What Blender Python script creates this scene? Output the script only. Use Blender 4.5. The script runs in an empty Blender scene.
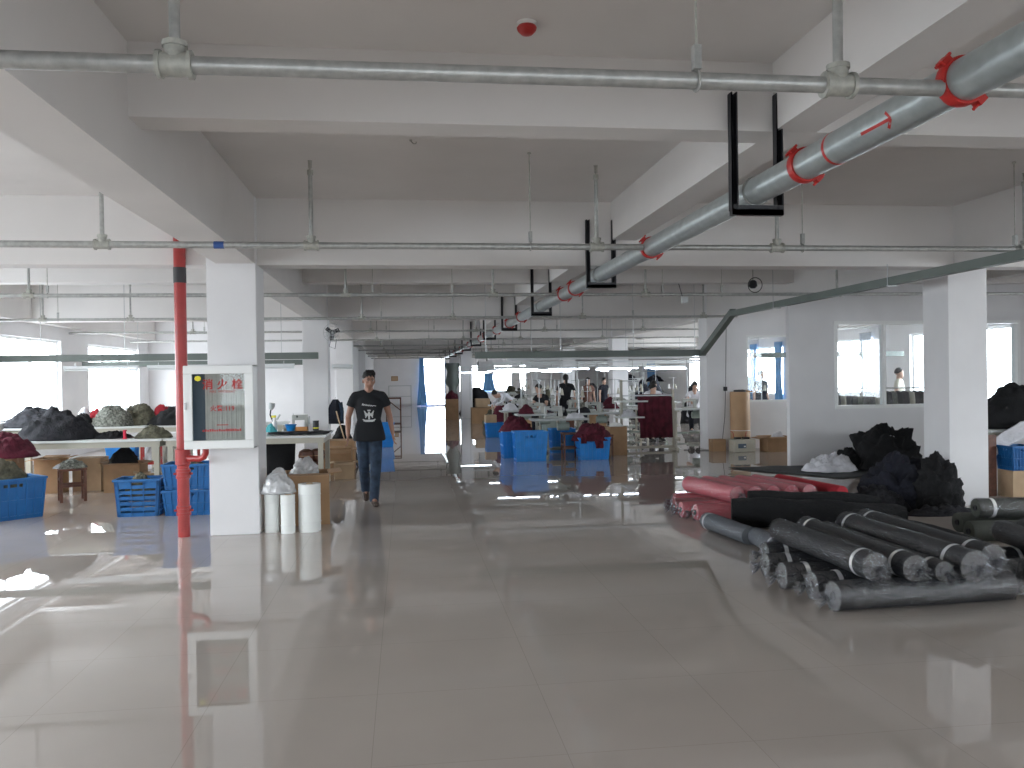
import bpy, bmesh, math, random
from mathutils import Vector, Matrix, noise
PI = math.pi
sc = bpy.context.scene
COL = sc.collection
rnd = random.Random(7)

# ------------------------------------------------------------------ materials
def mat(name, rgb, rough=0.6, metal=0.0, spec=0.5, nscale=0, namp=0.0, bump=0.0, bscale=20, emit=None, estr=0, coat=0, sheen=0):
    m = bpy.data.materials.new(name); m.use_nodes = True
    nt = m.node_tree; b = nt.nodes['Principled BSDF']
    b.inputs['Base Color'].default_value = (*rgb, 1)
    b.inputs['Roughness'].default_value = rough
    b.inputs['Metallic'].default_value = metal
    b.inputs['Specular IOR Level'].default_value = spec
    if coat: b.inputs['Coat Weight'].default_value = coat; b.inputs['Coat Roughness'].default_value = .08
    if sheen: b.inputs['Sheen Weight'].default_value = sheen
    if emit:
        b.inputs['Emission Color'].default_value = (*emit, 1); b.inputs['Emission Strength'].default_value = estr
    tc = nt.nodes.new('ShaderNodeTexCoord')
    if nscale:
        n = nt.nodes.new('ShaderNodeTexNoise'); n.inputs['Scale'].default_value = nscale; n.inputs['Detail'].default_value = 4
        nt.links.new(tc.outputs['Object'], n.inputs['Vector'])
        r = nt.nodes.new('ShaderNodeValToRGB')
        r.color_ramp.elements[0].position = .3; r.color_ramp.elements[1].position = .7
        r.color_ramp.elements[0].color = (*[max(0, c*(1-namp)) for c in rgb], 1)
        r.color_ramp.elements[1].color = (*[min(1, c*(1+namp)) for c in rgb], 1)
        nt.links.new(n.outputs['Fac'], r.inputs['Fac']); nt.links.new(r.outputs['Color'], b.inputs['Base Color'])
    if bump:
        n2 = nt.nodes.new('ShaderNodeTexNoise'); n2.inputs['Scale'].default_value = bscale; n2.inputs['Detail'].default_value = 5
        nt.links.new(tc.outputs['Object'], n2.inputs['Vector'])
        bp = nt.nodes.new('ShaderNodeBump'); bp.inputs['Strength'].default_value = bump; bp.inputs['Distance'].default_value = .02
        nt.links.new(n2.outputs['Fac'], bp.inputs['Height']); nt.links.new(bp.outputs['Normal'], b.inputs['Normal'])
    return m

def glass_mat(name, tint=(1, 1, 1), gloss=.12, rough=.02, wrinkle=0, wscale=30, milky=0):
    m = bpy.data.materials.new(name); m.use_nodes = True; nt = m.node_tree; nt.nodes.clear()
    o = nt.nodes.new('ShaderNodeOutputMaterial'); mx = nt.nodes.new('ShaderNodeMixShader')
    t = nt.nodes.new('ShaderNodeBsdfTransparent'); t.inputs['Color'].default_value = (*tint, 1)
    g = nt.nodes.new('ShaderNodeBsdfGlossy'); g.inputs['Roughness'].default_value = rough
    mx.inputs[0].default_value = gloss
    nt.links.new(t.outputs[0], mx.inputs[1]); nt.links.new(g.outputs[0], mx.inputs[2])
    last = mx
    if wrinkle:
        tc = nt.nodes.new('ShaderNodeTexCoord'); mp = nt.nodes.new('ShaderNodeMapping'); mp.inputs['Scale'].default_value = (.4, 1, 1)
        n = nt.nodes.new('ShaderNodeTexNoise'); n.inputs['Scale'].default_value = wscale; n.inputs['Detail'].default_value = 6; n.inputs['Distortion'].default_value = 1.5
        nt.links.new(tc.outputs['Object'], mp.inputs[0]); nt.links.new(mp.outputs[0], n.inputs['Vector'])
        b = nt.nodes.new('ShaderNodeBump'); b.inputs['Strength'].default_value = wrinkle; b.inputs['Distance'].default_value = .02
        nt.links.new(n.outputs['Fac'], b.inputs['Height']); nt.links.new(b.outputs[0], g.inputs['Normal'])
    if milky:
        d = nt.nodes.new('ShaderNodeBsdfDiffuse'); d.inputs[0].default_value = (.8, .82, .84, 1)
        m2 = nt.nodes.new('ShaderNodeMixShader'); m2.inputs[0].default_value = milky
        nt.links.new(mx.outputs[0], m2.inputs[1]); nt.links.new(d.outputs[0], m2.inputs[2]); last = m2
    nt.links.new(last.outputs[0], o.inputs[0])
    return m

def floor_mat():
    m = mat('polished_tile', (.50, .445, .402), .004, spec=.5); m.node_tree.nodes['Principled BSDF'].inputs['IOR'].default_value = 1.75
    nt = m.node_tree; b = nt.nodes['Principled BSDF']
    tc = nt.nodes.new('ShaderNodeTexCoord'); mp = nt.nodes.new('ShaderNodeMapping')
    mp.inputs['Location'].default_value = (.98, -4.33, 0)
    nt.links.new(tc.outputs['Object'], mp.inputs[0])
    br = nt.nodes.new('ShaderNodeTexBrick'); br.offset = 0; br.squash = 1
    br.inputs['Scale'].default_value = 1; br.inputs['Brick Width'].default_value = .82; br.inputs['Row Height'].default_value = .82
    br.inputs['Mortar Size'].default_value = .0016; br.inputs['Mortar Smooth'].default_value = .1
    br.inputs['Color1'].default_value = (.50, .445, .402, 1); br.inputs['Color2'].default_value = (.512, .455, .412, 1)
    br.inputs['Mortar'].default_value = (.39, .345, .31, 1)
    nt.links.new(mp.outputs[0], br.inputs['Vector'])
    n = nt.nodes.new('ShaderNodeTexNoise'); n.inputs['Scale'].default_value = 1.2; n.inputs['Detail'].default_value = 3
    nt.links.new(tc.outputs['Object'], n.inputs['Vector'])
    mx = nt.nodes.new('ShaderNodeMix'); mx.data_type = 'RGBA'; mx.blend_type = 'MULTIPLY'; mx.inputs[0].default_value = .18
    nt.links.new(br.outputs['Color'], mx.inputs[6]); nt.links.new(n.outputs['Fac'], mx.inputs[7]); nt.links.new(mx.outputs[2], b.inputs['Base Color'])
    # every tile lies a hair out of level, so long reflections break at the joints
    vo = nt.nodes.new('ShaderNodeTexNoise'); vo.inputs['Scale'].default_value = .9; vo.inputs['Detail'].default_value = 1
    nt.links.new(tc.outputs['Object'], vo.inputs['Vector'])
    bp = nt.nodes.new('ShaderNodeBump'); bp.inputs['Strength'].default_value = .002; bp.inputs['Distance'].default_value = .02
    nt.links.new(vo.outputs['Fac'], bp.inputs['Height']); nt.links.new(bp.outputs[0], b.inputs['Normal'])
    return m

M = {}
M['floor'] = floor_mat()
M['wall'] = mat('white_paint', (.745, .74, .75), .75, nscale=2, namp=.03)
M['ceil'] = mat('ceiling_paint', (.70, .68, .665), .8, nscale=1.5, namp=.03)
M['frame'] = mat('white_upvc', (.80, .81, .80), .4)
M['glass'] = glass_mat('window_glass', (.97, .99, 1), .06)
M['glass2'] = glass_mat('cabinet_glass', (.90, .93, .93), .012)
M['galv'] = mat('galvanised_steel', (.40, .405, .39), .36, .4, nscale=25, namp=.15)
M['galvb'] = mat('galvanised_main', (.38, .42, .42), .30, .4, nscale=12, namp=.12)
M['fit'] = mat('cast_fitting', (.40, .40, .36), .5, .2, nscale=30, namp=.2)
M['black'] = mat('black_paint', (.018, .018, .022), .45)
M['red'] = mat('red_paint', (.34, .026, .024), .35, nscale=8, namp=.12)
M['redd'] = mat('red_enamel', (.46, .022, .018), .4)
M['tray'] = mat('grey_green_tray', (.13, .155, .14), .5, nscale=3, namp=.1)
M['bat'] = mat('batten_white', (.70, .73, .74), .4)
M['blue'] = mat('blue_plastic', (.015, .24, .66), .35, nscale=6, namp=.12)
M['blued'] = mat('deep_blue_plastic', (.010, .12, .34), .4, nscale=6, namp=.12)
M['curt'] = mat('blue_curtain', (.12, .30, .58), .8)
M['pcurt'] = mat('pale_curtain', (.62, .68, .76), .8)
M['card'] = mat('cardboard', (.36, .22, .12), .85, nscale=5, namp=.12)
M['card2'] = mat('pale_cardboard', (.46, .33, .21), .85, nscale=5, namp=.12)
M['wood'] = mat('dark_red_wood', (.12, .045, .025), .5, nscale=20, namp=.3)
M['bench'] = mat('table_laminate', (.62, .64, .63), .35)
M['leg'] = mat('cream_leg', (.42, .40, .33), .5)
M['bk'] = mat('black_cloth', (.006, .006, .007), .95, bump=.6, bscale=40)
M['dk'] = mat('charcoal_cloth', (.017, .017, .021), .95, bump=.7, bscale=35, nscale=9, namp=.5)
M['nv'] = mat('navy_cloth', (.009, .010, .018), .95, bump=.7, bscale=30, nscale=6, namp=.4)
M['mar'] = mat('maroon_cloth', (.085, .010, .022), .95, bump=.7, bscale=30, nscale=9, namp=.4)
M['ol'] = mat('olive_cloth', (.10, .095, .065), .95, bump=.8, bscale=40, nscale=14, namp=.6)
M['sp'] = mat('speckled_cloth', (.17, .175, .15), .95, bump=.8, bscale=50, nscale=30, namp=.75)
M['wh'] = mat('white_cloth', (.66, .66, .70), .9, bump=.7, bscale=22, nscale=6, namp=.15)
M['redc'] = mat('red_cloth', (.36, .018, .03), .9, bump=.5, bscale=30)
M['pink'] = mat('coral_cloth', (.66, .035, .075), .8, bump=.3, bscale=20)
M['rollg'] = mat('roll_charcoal', (.013, .014, .017), .8, bump=.3, bscale=25)
M['rollp'] = mat('roll_grey', (.15, .165, .18), .6, bump=.3, bscale=25)
M['rollo'] = mat('roll_olive', (.05, .055, .045), .8, bump=.3, bscale=25)
M['film'] = glass_mat('clear_film', (.80, .81, .84), .12, .12, 1.0, 24, .01)
M['filmt'] = glass_mat('gathered_film', (.80, .81, .84), .20, .12, 1.0, 40, .03)
M['filmp'] = glass_mat('hazy_film', (.93, .94, .95), .20, .2, 1.0, 22, .09)
M['filmw'] = glass_mat('cloudy_film', (.95, .95, .95), .30, .2, .8, 16, .32)
M['paper'] = mat('white_paper', (.80, .80, .78), .7)
M['foam'] = mat('white_foam_sheet', (.82, .84, .82), .5, bump=.2, bscale=10)
M['skin'] = mat('skin', (.33, .175, .12), .5)
M['skinl'] = mat('pale_skin', (.52, .33, .25), .5)
M['hair'] = mat('black_hair', (.010, .008, .007), .6, bump=.8, bscale=90)
M['tee'] = mat('black_tshirt', (.010, .011, .014), .9)
M['jean'] = mat('blue_denim', (.018, .034, .062), .85, nscale=14, namp=.45)
M['shoe'] = mat('brown_shoe', (.05, .03, .022), .5)
M['lip'] = mat('lips', (.30, .11, .09), .5)
M['eyew'] = mat('eye_white', (.30, .29, .28), .4)
M['mach'] = mat('machine_enamel', (.42, .43, .40), .3)
M['machg'] = mat('machine_green', (.28, .33, .30), .35)
M['steel'] = mat('steel', (.45, .46, .47), .35, .7)
M['yel'] = mat('yellow_sticker', (.75, .68, .03), .5)
M['hose'] = mat('canvas_hose', (.52, .49, .455), .8, nscale=20, namp=.08)
M['bluegrey'] = mat('blue_grey_panel', (.10, .14, .19), .5)
M['kraft'] = mat('kraft_paper', (.42, .26, .14), .55, nscale=4, namp=.1)
M['mat'] = mat('grey_sheet', (.045, .05, .052), .7, bump=.4, bscale=6)
M['tube'] = mat('fluorescent_tube', (.9, .95, 1), .4, emit=(.80, .88, 1), estr=14)
M['wgrey'] = mat('warm_grey_box', (.50, .48, .40), .5)
M['print'] = mat('shirt_print', (.55, .56, .56), .8)
M['cyan'] = mat('teal_bag', (.10, .50, .55), .5)
M['orange'] = mat('orange_tray', (.55, .24, .07), .5)
M['bst'] = mat('blue_stripe', (.03, .09, .30), .5)
M['lgrey'] = mat('grey_enamel', (.48, .50, .50), .45)

# ------------------------------------------------------------------ mesh helper
class MB:
    def __init__(s): s.v = []; s.f = []
    def add(s, vs, fs):
        o = len(s.v); s.v += [tuple(p) for p in vs]; s.f += [tuple(i+o for i in q) for q in fs]; return s
    def bb(s, x0, x1, y0, y1, z0, z1):
        return s.add([(x0,y0,z0),(x1,y0,z0),(x1,y1,z0),(x0,y1,z0),(x0,y0,z1),(x1,y0,z1),(x1,y1,z1),(x0,y1,z1)],
                     [(0,3,2,1),(4,5,6,7),(0,1,5,4),(1,2,6,5),(2,3,7,6),(3,0,4,7)])
    def box(s, c, d, rz=0, rx=0, ry=0):
        m = Matrix.Translation(c) @ Matrix.Rotation(rz,4,'Z') @ Matrix.Rotation(ry,4,'Y') @ Matrix.Rotation(rx,4,'X')
        h = [k/2 for k in d]
        vs = [m @ Vector((a*h[0], b*h[1], e*h[2])) for a,b,e in ((-1,-1,-1),(1,-1,-1),(1,1,-1),(-1,1,-1),(-1,-1,1),(1,-1,1),(1,1,1),(-1,1,1))]
        return s.add(vs, [(0,3,2,1),(4,5,6,7),(0,1,5,4),(1,2,6,5),(2,3,7,6),(3,0,4,7)])
    def loft(s, rings, cap=True):
        n = len(rings[0]); vs = [p for r in rings for p in r]; fs = []
        for i in range(len(rings)-1):
            for j in range(n):
                k = (j+1) % n; fs.append((i*n+j, i*n+k, (i+1)*n+k, (i+1)*n+j))
        if cap: fs.append(tuple(range(n-1,-1,-1))); fs.append(tuple((len(rings)-1)*n+j for j in range(n)))
        return s.add(vs, fs)
    def tube(s, pts, r, n=12, ref=None, cap=True):
        """r: number, list of numbers or list of (a, b) half-axes; a runs along ref"""
        pts = [Vector(p) for p in pts]; rings = []; up = None
        for i, p in enumerate(pts):
            t = (pts[min(i+1, len(pts)-1)] - pts[max(i-1, 0)])
            t = t.normalized() if t.length > 1e-9 else Vector((0,0,1))
            if ref is not None: a = Vector(ref) - t*t.dot(Vector(ref))
            elif up is None:
                a = Vector((0,0,1)) if abs(t.z) < .9 else Vector((1,0,0)); a = a - t*t.dot(a)
            else: a = up - t*t.dot(up)
            a.normalize(); up = a; b = t.cross(a)
            rr = r[i] if isinstance(r, (list, tuple)) else r
            ra, rb = rr if isinstance(rr, (list, tuple)) else (rr, rr)
            rings.append([p + a*(ra*math.cos(2*PI*j/n)) + b*(rb*math.sin(2*PI*j/n)) for j in range(n)])
        return s.loft(rings, cap)
    def cyl(s, p0, p1, r0, r1=None, n=14): return s.tube([p0, p1], [r0, r0 if r1 is None else r1], n)
    def lathe(s, prof, c=(0,0,0), n=20, cap=True):
        return s.loft([[(c[0]+r*math.cos(2*PI*j/n), c[1]+r*math.sin(2*PI*j/n), c[2]+z) for j in range(n)] for r, z in prof], cap)
    def ell(s, c, r, nu=14, nv=9, R=None):
        rings = []
        for i in range(nv):
            th = PI*(i+.02)/(nv-1+.04); q = []
            for j in range(nu):
                p = Vector((r[0]*math.sin(th)*math.cos(2*PI*j/nu), r[1]*math.sin(th)*math.sin(2*PI*j/nu), -r[2]*math.cos(th)))
                if R is not None: p = R @ p
                q.append(Vector(c)+p)
            rings.append(q)
        return s.loft(rings)
    def ring(s, c, axis, R, r, n=24, m=8):
        """torus"""
        ax = Vector(axis).normalized(); u = ax.orthogonal().normalized(); w = ax.cross(u); vs = []; fs = []
        for i in range(n):
            d = u*math.cos(2*PI*i/n)+w*math.sin(2*PI*i/n)
            for j in range(m): vs.append(Vector(c)+d*(R+r*math.cos(2*PI*j/m))+ax*(r*math.sin(2*PI*j/m)))
        for i in range(n):
            for j in range(m): fs.append((i*m+j, ((i+1)%n)*m+j, ((i+1)%n)*m+(j+1)%m, i*m+(j+1)%m))
        return s.add(vs, fs)
    def build(s, name, m, parent=None, smooth=False, loc=None, bevel=0, mods=()):
        me = bpy.data.meshes.new(name); me.from_pydata([tuple(p) for p in s.v], [], s.f); me.update()
        bm = bmesh.new(); bm.from_mesh(me); bmesh.ops.recalc_face_normals(bm, faces=bm.faces); bm.to_mesh(me); bm.free()
        me.materials.append(M[m] if isinstance(m, str) else m)
        if smooth:
            for p in me.polygons: p.use_smooth = True
            if smooth != 'all':
                try: me.set_sharp_from_angle(angle=math.radians(40))
                except Exception: pass
        o = bpy.data.objects.new(name, me); COL.objects.link(o)
        if parent is not None: o.parent = parent
        if loc is not None: o.location = loc
        if bevel:
            b = o.modifiers.new('Bevel', 'BEVEL'); b.width = bevel; b.segments = 2; b.limit_method = 'ANGLE'
        return o

def tag(o, label, cat, group=None, kind=None):
    o['label'] = label; o['category'] = cat
    if group: o['group'] = group
    if kind: o['kind'] = kind
    return o
def thing(name, label, cat, loc=(0,0,0), rz=0, group=None):
    o = bpy.data.objects.new(name, None); COL.objects.link(o); o.location = loc; o.rotation_euler = (0,0,rz)
    o.empty_display_size = .1
    return tag(o, label, cat, group)
def struct(o, label=None, cat=None):
    o['kind'] = 'structure'
    if label: o['label'] = label
    if cat: o['category'] = cat
    return o
def kids(o): return [c for c in bpy.data.objects if c.parent == o]
def dup(o, loc, rz=None, label=None, parent=None, _top=True):
    c = o.copy(); COL.objects.link(c)
    if _top:
        c.location = loc
        if rz is not None: c.rotation_euler = (0,0,rz)
        if label: c['label'] = label
    else: c.parent = parent
    for k in kids(o): dup(k, None, None, None, c, False)
    return c

# ------------------------------------------------------------------ grid of the building
XL0, XL1, XR0, XR1 = -2.02, -1.52, 6.39, 6.89
ROWS = [9.1 + 8.27*k for k in range(-1, 6)]        # front faces of the column rows
WL, WR, YB, YF = -7.35, 12.3, -7.0, 50.6
ZC, ZG, ZS = 3.525, 2.82, 3.10
PART_Y = 13.93

struct(MB().bb(WL-.25, WR+.25, YB-.25, YF+.25, -.12, 0).build('floor', 'floor'), 'polished beige tiled factory floor', 'floor')
struct(MB().bb(WL-.25, WR+.25, YB-.25, YF+.25, ZC, ZC+.15).build('ceiling', 'ceil'), 'pale grey concrete slab ceiling', 'ceiling')

# ---- long walls with window openings
WINS = [(-.5, 3.1), (4.8, 8.6), (10.2, 14.0), (15.6, 19.4), (21.0, 24.8)]
WINS_R = [(-4.0, -.4), (3.6, 7.4), (15.6, 19.4), (21.0, 24.8), (26.4, 30.2), (31.8, 35.6)]  # openings before the partition are out of view, added for fill light
SILL, HEAD = .9, 2.53
def holed_wall(name, x0, x1, y0, y1, holes, axis, z0=SILL, z1=HEAD, top=ZC):
    """a wall slab along Y (axis 'y') or X with openings listed along it"""
    mb = MB()
    def seg(a, b, lo, hi):
        if b-a < .001: return
        if axis == 'y': mb.bb(x0, x1, a, b, lo, hi)
        else: mb.bb(a, b, y0, y1, lo, hi)
    cur = y0 if axis == 'y' else x0
    for h in holes:
        a, b = h[0], h[1]; lo = h[2] if len(h) > 2 else z0; hi = h[3] if len(h) > 3 else z1
        seg(cur, a, 0, top); seg(a, b, hi, top)
        if lo > .01: seg(a, b, 0, lo)
        cur = b
    seg(cur, y1 if axis == 'y' else x1, 0, top)
    return struct(mb.build(name, 'wall'))
holed_wall('wall_left', WL-.25, WL, YB, YF, WINS, 'y')
holed_wall('wall_right', WR, WR+.25, YB, YF, WINS_R, 'y')
FARH = [(.93, 2.42, .02, 2.86), (3.0, 7.3, .8, 2.4)]
holed_wall('wall_far', WL, WR, YF, YF+.25, FARH, 'x')
BACKH = [(-5.2, -2.6), (-.8, 1.8), (4.0, 6.6), (8.4, 11.0)]  # unseen windows behind the camera, number and size set for fill light
holed_wall('wall_back', WL, WR, YB-.25, YB, BACKH, 'x')
struct(MB().bb(WL, -1.77, 25.7, 25.9, 0, ZC).build('wall_left_cross', 'wall'))
struct(MB().bb(-1.87, -1.77, 25.9, YF, 0, ZC).build('wall_left_inner', 'wall'))
holed_wall('wall_partition', 6.6, WR, PART_Y, PART_Y+.12, [(7.42, 9.3, .97, 2.50), (9.75, 10.95, .97, 2.50)], 'x')
holed_wall('wall_alcove', XR1, 8.9, 17.45, 17.6, [(7.3, 8.75, 1.0, 2.44)], 'x')

WN = [0]
def window(axis, c, a, b, z0, z1, n, fr=.05, thick=.07, transom=None, m='frame'):
    """n lights wide; axis 'y' = in a wall along Y at x=c"""
    WN[0] += 1
    e = bpy.data.objects.new('window_%d' % WN[0], None); COL.objects.link(e); e['kind'] = 'structure'
    e.location = (c, a, z0) if axis == 'y' else (a, c, z0)
    W, H = b-a, z1-z0
    mb = MB()
    def bar(u0, u1, w0, w1, t=thick):
        if axis == 'y': mb.bb(-t/2, t/2, u0, u1, w0, w1)
        else: mb.bb(u0, u1, -t/2, t/2, w0, w1)
    bar(0, W, 0, fr); bar(0, W, H-fr, H); bar(0, fr, fr, H-fr); bar(W-fr, W, fr, H-fr)
    for i in range(1, n): bar(W*i/n-fr*.4, W*i/n+fr*.4, fr, H-fr, thick*.8)
    if transom: bar(fr, W-fr, transom-fr*.4, transom+fr*.4, thick*.7)
    mb.build('window_frame', m, e)
    g = MB()
    if axis == 'y': g.bb(-.003, .003, fr, W-fr, fr, H-fr)
    else: g.bb(fr, W-fr, -.003, .003, fr, H-fr)
    g.build('window_pane', 'glass', e)
    return e
def portal(axis, c, a, b, z0, z1, sgn):
    l = bpy.data.lights.new('window_portal', 'AREA'); l.shape = 'RECTANGLE'; l.size = (b-a); l.size_y = z1-z0
    l.cycles.is_portal = True
    o = bpy.data.objects.new('window_portal', l); COL.objects.link(o)
    if axis == 'y': o.location = (c, (a+b)/2, (z0+z1)/2); o.rotation_euler = (PI/2, 0, -PI/2 if sgn > 0 else PI/2)
    else: o.location = ((a+b)/2, c, (z0+z1)/2); o.rotation_euler = (PI/2, 0, 0 if sgn > 0 else PI)
for a, b in WINS: window('y', WL-.12, a, b, SILL, HEAD, 3); portal('y', WL-.22, a, b, SILL, HEAD, 1)
for a, b in WINS_R: window('y', WR+.12, a, b, SILL, HEAD, 3); portal('y', WR+.22, a, b, SILL, HEAD, -1)
for a, b in BACKH: window('x', YB-.12, a, b, SILL, HEAD, 3); portal('x', YB-.22, a, b, SILL, HEAD, 1)
window('x', YF+.12, 3.0, 7.3, .8, 2.4, 3); portal('x', YF+.22, 3.0, 7.3, .8, 2.4, -1)
window('x', PART_Y+.06, 7.42, 9.3, .97, 2.50, 2, .06, .16)
window('x', PART_Y+.06, 9.75, 10.95, .97, 2.50, 1, .06, .16)
window('x', 17.52, 7.3, 8.75, 1.0, 2.44, 1, .04, .1)
# glazed door at the end of the aisle
d = bpy.data.objects.new('door_1', None); COL.objects.link(d); d.location = (.93, YF+.12, .02); d['kind'] = 'structure'
mb = MB(); W, H = 1.49, 2.84
mb.bb(0,.05,-.04,.04,0,H).bb(W-.05,W,-.04,.04,0,H).bb(0,W,-.04,.04,H-.05,H).bb(.05,W-.05,-.03,.03,2.28,2.33).bb(.05,W-.05,-.03,.03,.78,.83).bb(.05,W-.05,-.03,.03,0,.06)
mb.bb(1.0,1.04,-.03,.03,.83,2.28)
mb.build('door_frame', 'bst', d); MB().bb(.05,W-.05,-.003,.003,.06,H-.05).build('door_pane', 'glass', d)
portal('x', YF+.22, .93, 2.42, .02, 2.86, -1)

# ---- columns and beams
for y in ROWS:
    if y > 0:
        if y < 40: struct(MB().bb(XL0, XL1, y, y+.5, 0, ZC).build('column', 'wall', bevel=.008))
        yr = y+.2 if y < 12 else y
        struct(MB().bb(XR0, XR1, yr, yr+.5, 0, ZC).build('column', 'wall', bevel=.008))
    struct(MB().bb(WL, WR, y+.1, y+.4, ZG, ZC).build('ceiling_beam', 'ceil'))
for y in (34.2, 42.2): struct(MB().bb(2.26, 2.72, y, y+.5, 0, ZC).build('column', 'wall', bevel=.008))
for y in [r-8.27/2 for r in ROWS] + [ROWS[-1]+4.13]:
    if y < YF-.5: struct(MB().bb(WL, WR, y+.07, y+.33, ZS, ZC).build('ceiling_beam', 'ceil'))
struct(MB().bb(XL0+.1, XL1-.008, YB, YF, ZG+.001, ZC).build('ceiling_beam', 'ceil'))
struct(MB().bb(XR0+.008, XR1-.1, YB, YF, ZG+.001, ZC).build('ceiling_beam', 'ceil'))
struct(MB().bb(2.3, 2.58, YB, YF, ZS+.001, ZC).build('ceiling_beam', 'ceil'))
struct(MB().bb(9.5, 9.78, YB, YF, ZS+.001, ZC).build('ceiling_beam', 'ceil'))
# edge beams over the windows
for x0, x1 in ((WL, WL+.2), (WR-.2, WR)): struct(MB().bb(x0, x1, YB, YF, ZG+.002, ZC).build('ceiling_beam', 'ceil'))

# ------------------------------------------------------------------ sprinkler pipework
PX, PZ, PR = 2.17, 2.72, .083
t = thing('water_main_pipe', 'thick grey steel water main running under the ceiling towards the far wall', 'pipe', (PX, 0, PZ))
MB().cyl((0,-3,0), (0,50.5,0), PR, n=28).build('pipe_run', 'galvb', t, True)
def coupling(y, parent, boss=0):
    mb = MB(); n = 28
    mb.loft([[(r*math.cos(2*PI*j/n), y+o, r*math.sin(2*PI*j/n)) for j in range(n)] for r, o in ((PR+.001,-.028),(PR+.011,-.028),(PR+.014,-.016),(PR+.014,.016),(PR+.011,.028),(PR+.001,.028))], False)
    for sg in (-1, 1):
        mb.box((sg*(PR*.72+.014), y, -sg*(PR*.72+.014)), (.024,.044,.040), 0, 0, PI/4)
        mb.cyl((sg*(PR*.72+.018)-.03, y, -sg*(PR*.72+.018)-.03), (sg*(PR*.72+.018)+.03, y, -sg*(PR*.72+.018)+.03), .007, n=8)
    mb.build('coupling', 'redd', parent, True)
ys_c = [3.06, 4.36, 7.25, 10.6, 11.35, 15.6, 17.4, 19.9, 22.5, 24.0, 28.2, 32.3, 36.4]
for y in ys_c: coupling(y, t)
o = MB().loft([[((PR+.0015)*math.cos(2*PI*j/28), 4.01+q, (PR+.0015)*math.sin(2*PI*j/28)) for j in range(28)] for q in (-.012,.012)], False).build('red_mark', 'redd', t, True); o['label'] = 'red painted ring'
mb = MB()
def onpipe(a, y): return ((PR+.0025)*math.cos(a), y, (PR+.0025)*math.sin(a))
def strip(pts, w, mb):
    for (a0,y0),(a1,y1) in zip(pts, pts[1:]):
        dx, dy = (a1-a0)*PR, y1-y0; L = math.hypot(dx,dy) or 1; nx, ny = -dy/L*w/2/PR, dx/L*w/2
        mb.add([onpipe(a0+nx,y0+ny), onpipe(a0-nx,y0-ny), onpipe(a1-nx,y1-ny), onpipe(a1+nx,y1+ny)], [(0,1,2,3)])
A0 = math.radians(205)
strip([(A0,3.42),(A0,3.66)], .014, mb); strip([(A0-.42,3.45),(A0,3.42),(A0+.42,3.47)], .014, mb)
o = mb.build('red_mark', 'redd', t); o['label'] = 'red painted flow arrow'
# U brackets on the beam faces
ordn = ['nearest the camera', 'second from the camera', 'third from the camera', 'fourth from the camera', 'fifth from the camera', 'sixth from the camera', 'seventh from the camera', 'eighth from the camera', 'ninth from the camera', 'tenth from the camera', 'eleventh from the camera', 'farthest down the hall']
by = sorted([r+.1 for r in ROWS if r > 5] + [r-8.27/2+.07 for r in ROWS if r-4 > 1])
for i, y in enumerate(by):
    if y > 46: continue
    t = thing('pipe_bracket', 'black U-shaped steel bracket under the thick pipe, ' + ordn[i], 'bracket', (PX, y-.03, 2.60), 0, 'pipe brackets')
    MB().bb(-.165,.165,-.028,.02,-.03,.006).bb(-.165,.165,-.028,-.022,-.03,.03).build('cross_channel', 'black', t)
    for sg in (-1, 1):
        mb = MB(); x = sg*.145
        mb.bb(x-.02,x-.012,-.03,.03,0,.72).bb(x+.012,x+.02,-.03,.03,0,.72).bb(x-.02,x+.02,.022,.030,0,.72).bb(x-.02,x-.013,-.03,-.022,0,.72)
        mb.build('upright_channel', 'black', t)
    MB().ring((0,-.004,.12), (0,1,0), .088, .006, 24, 6).build('u_bolt', 'galv', t, True)
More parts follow.
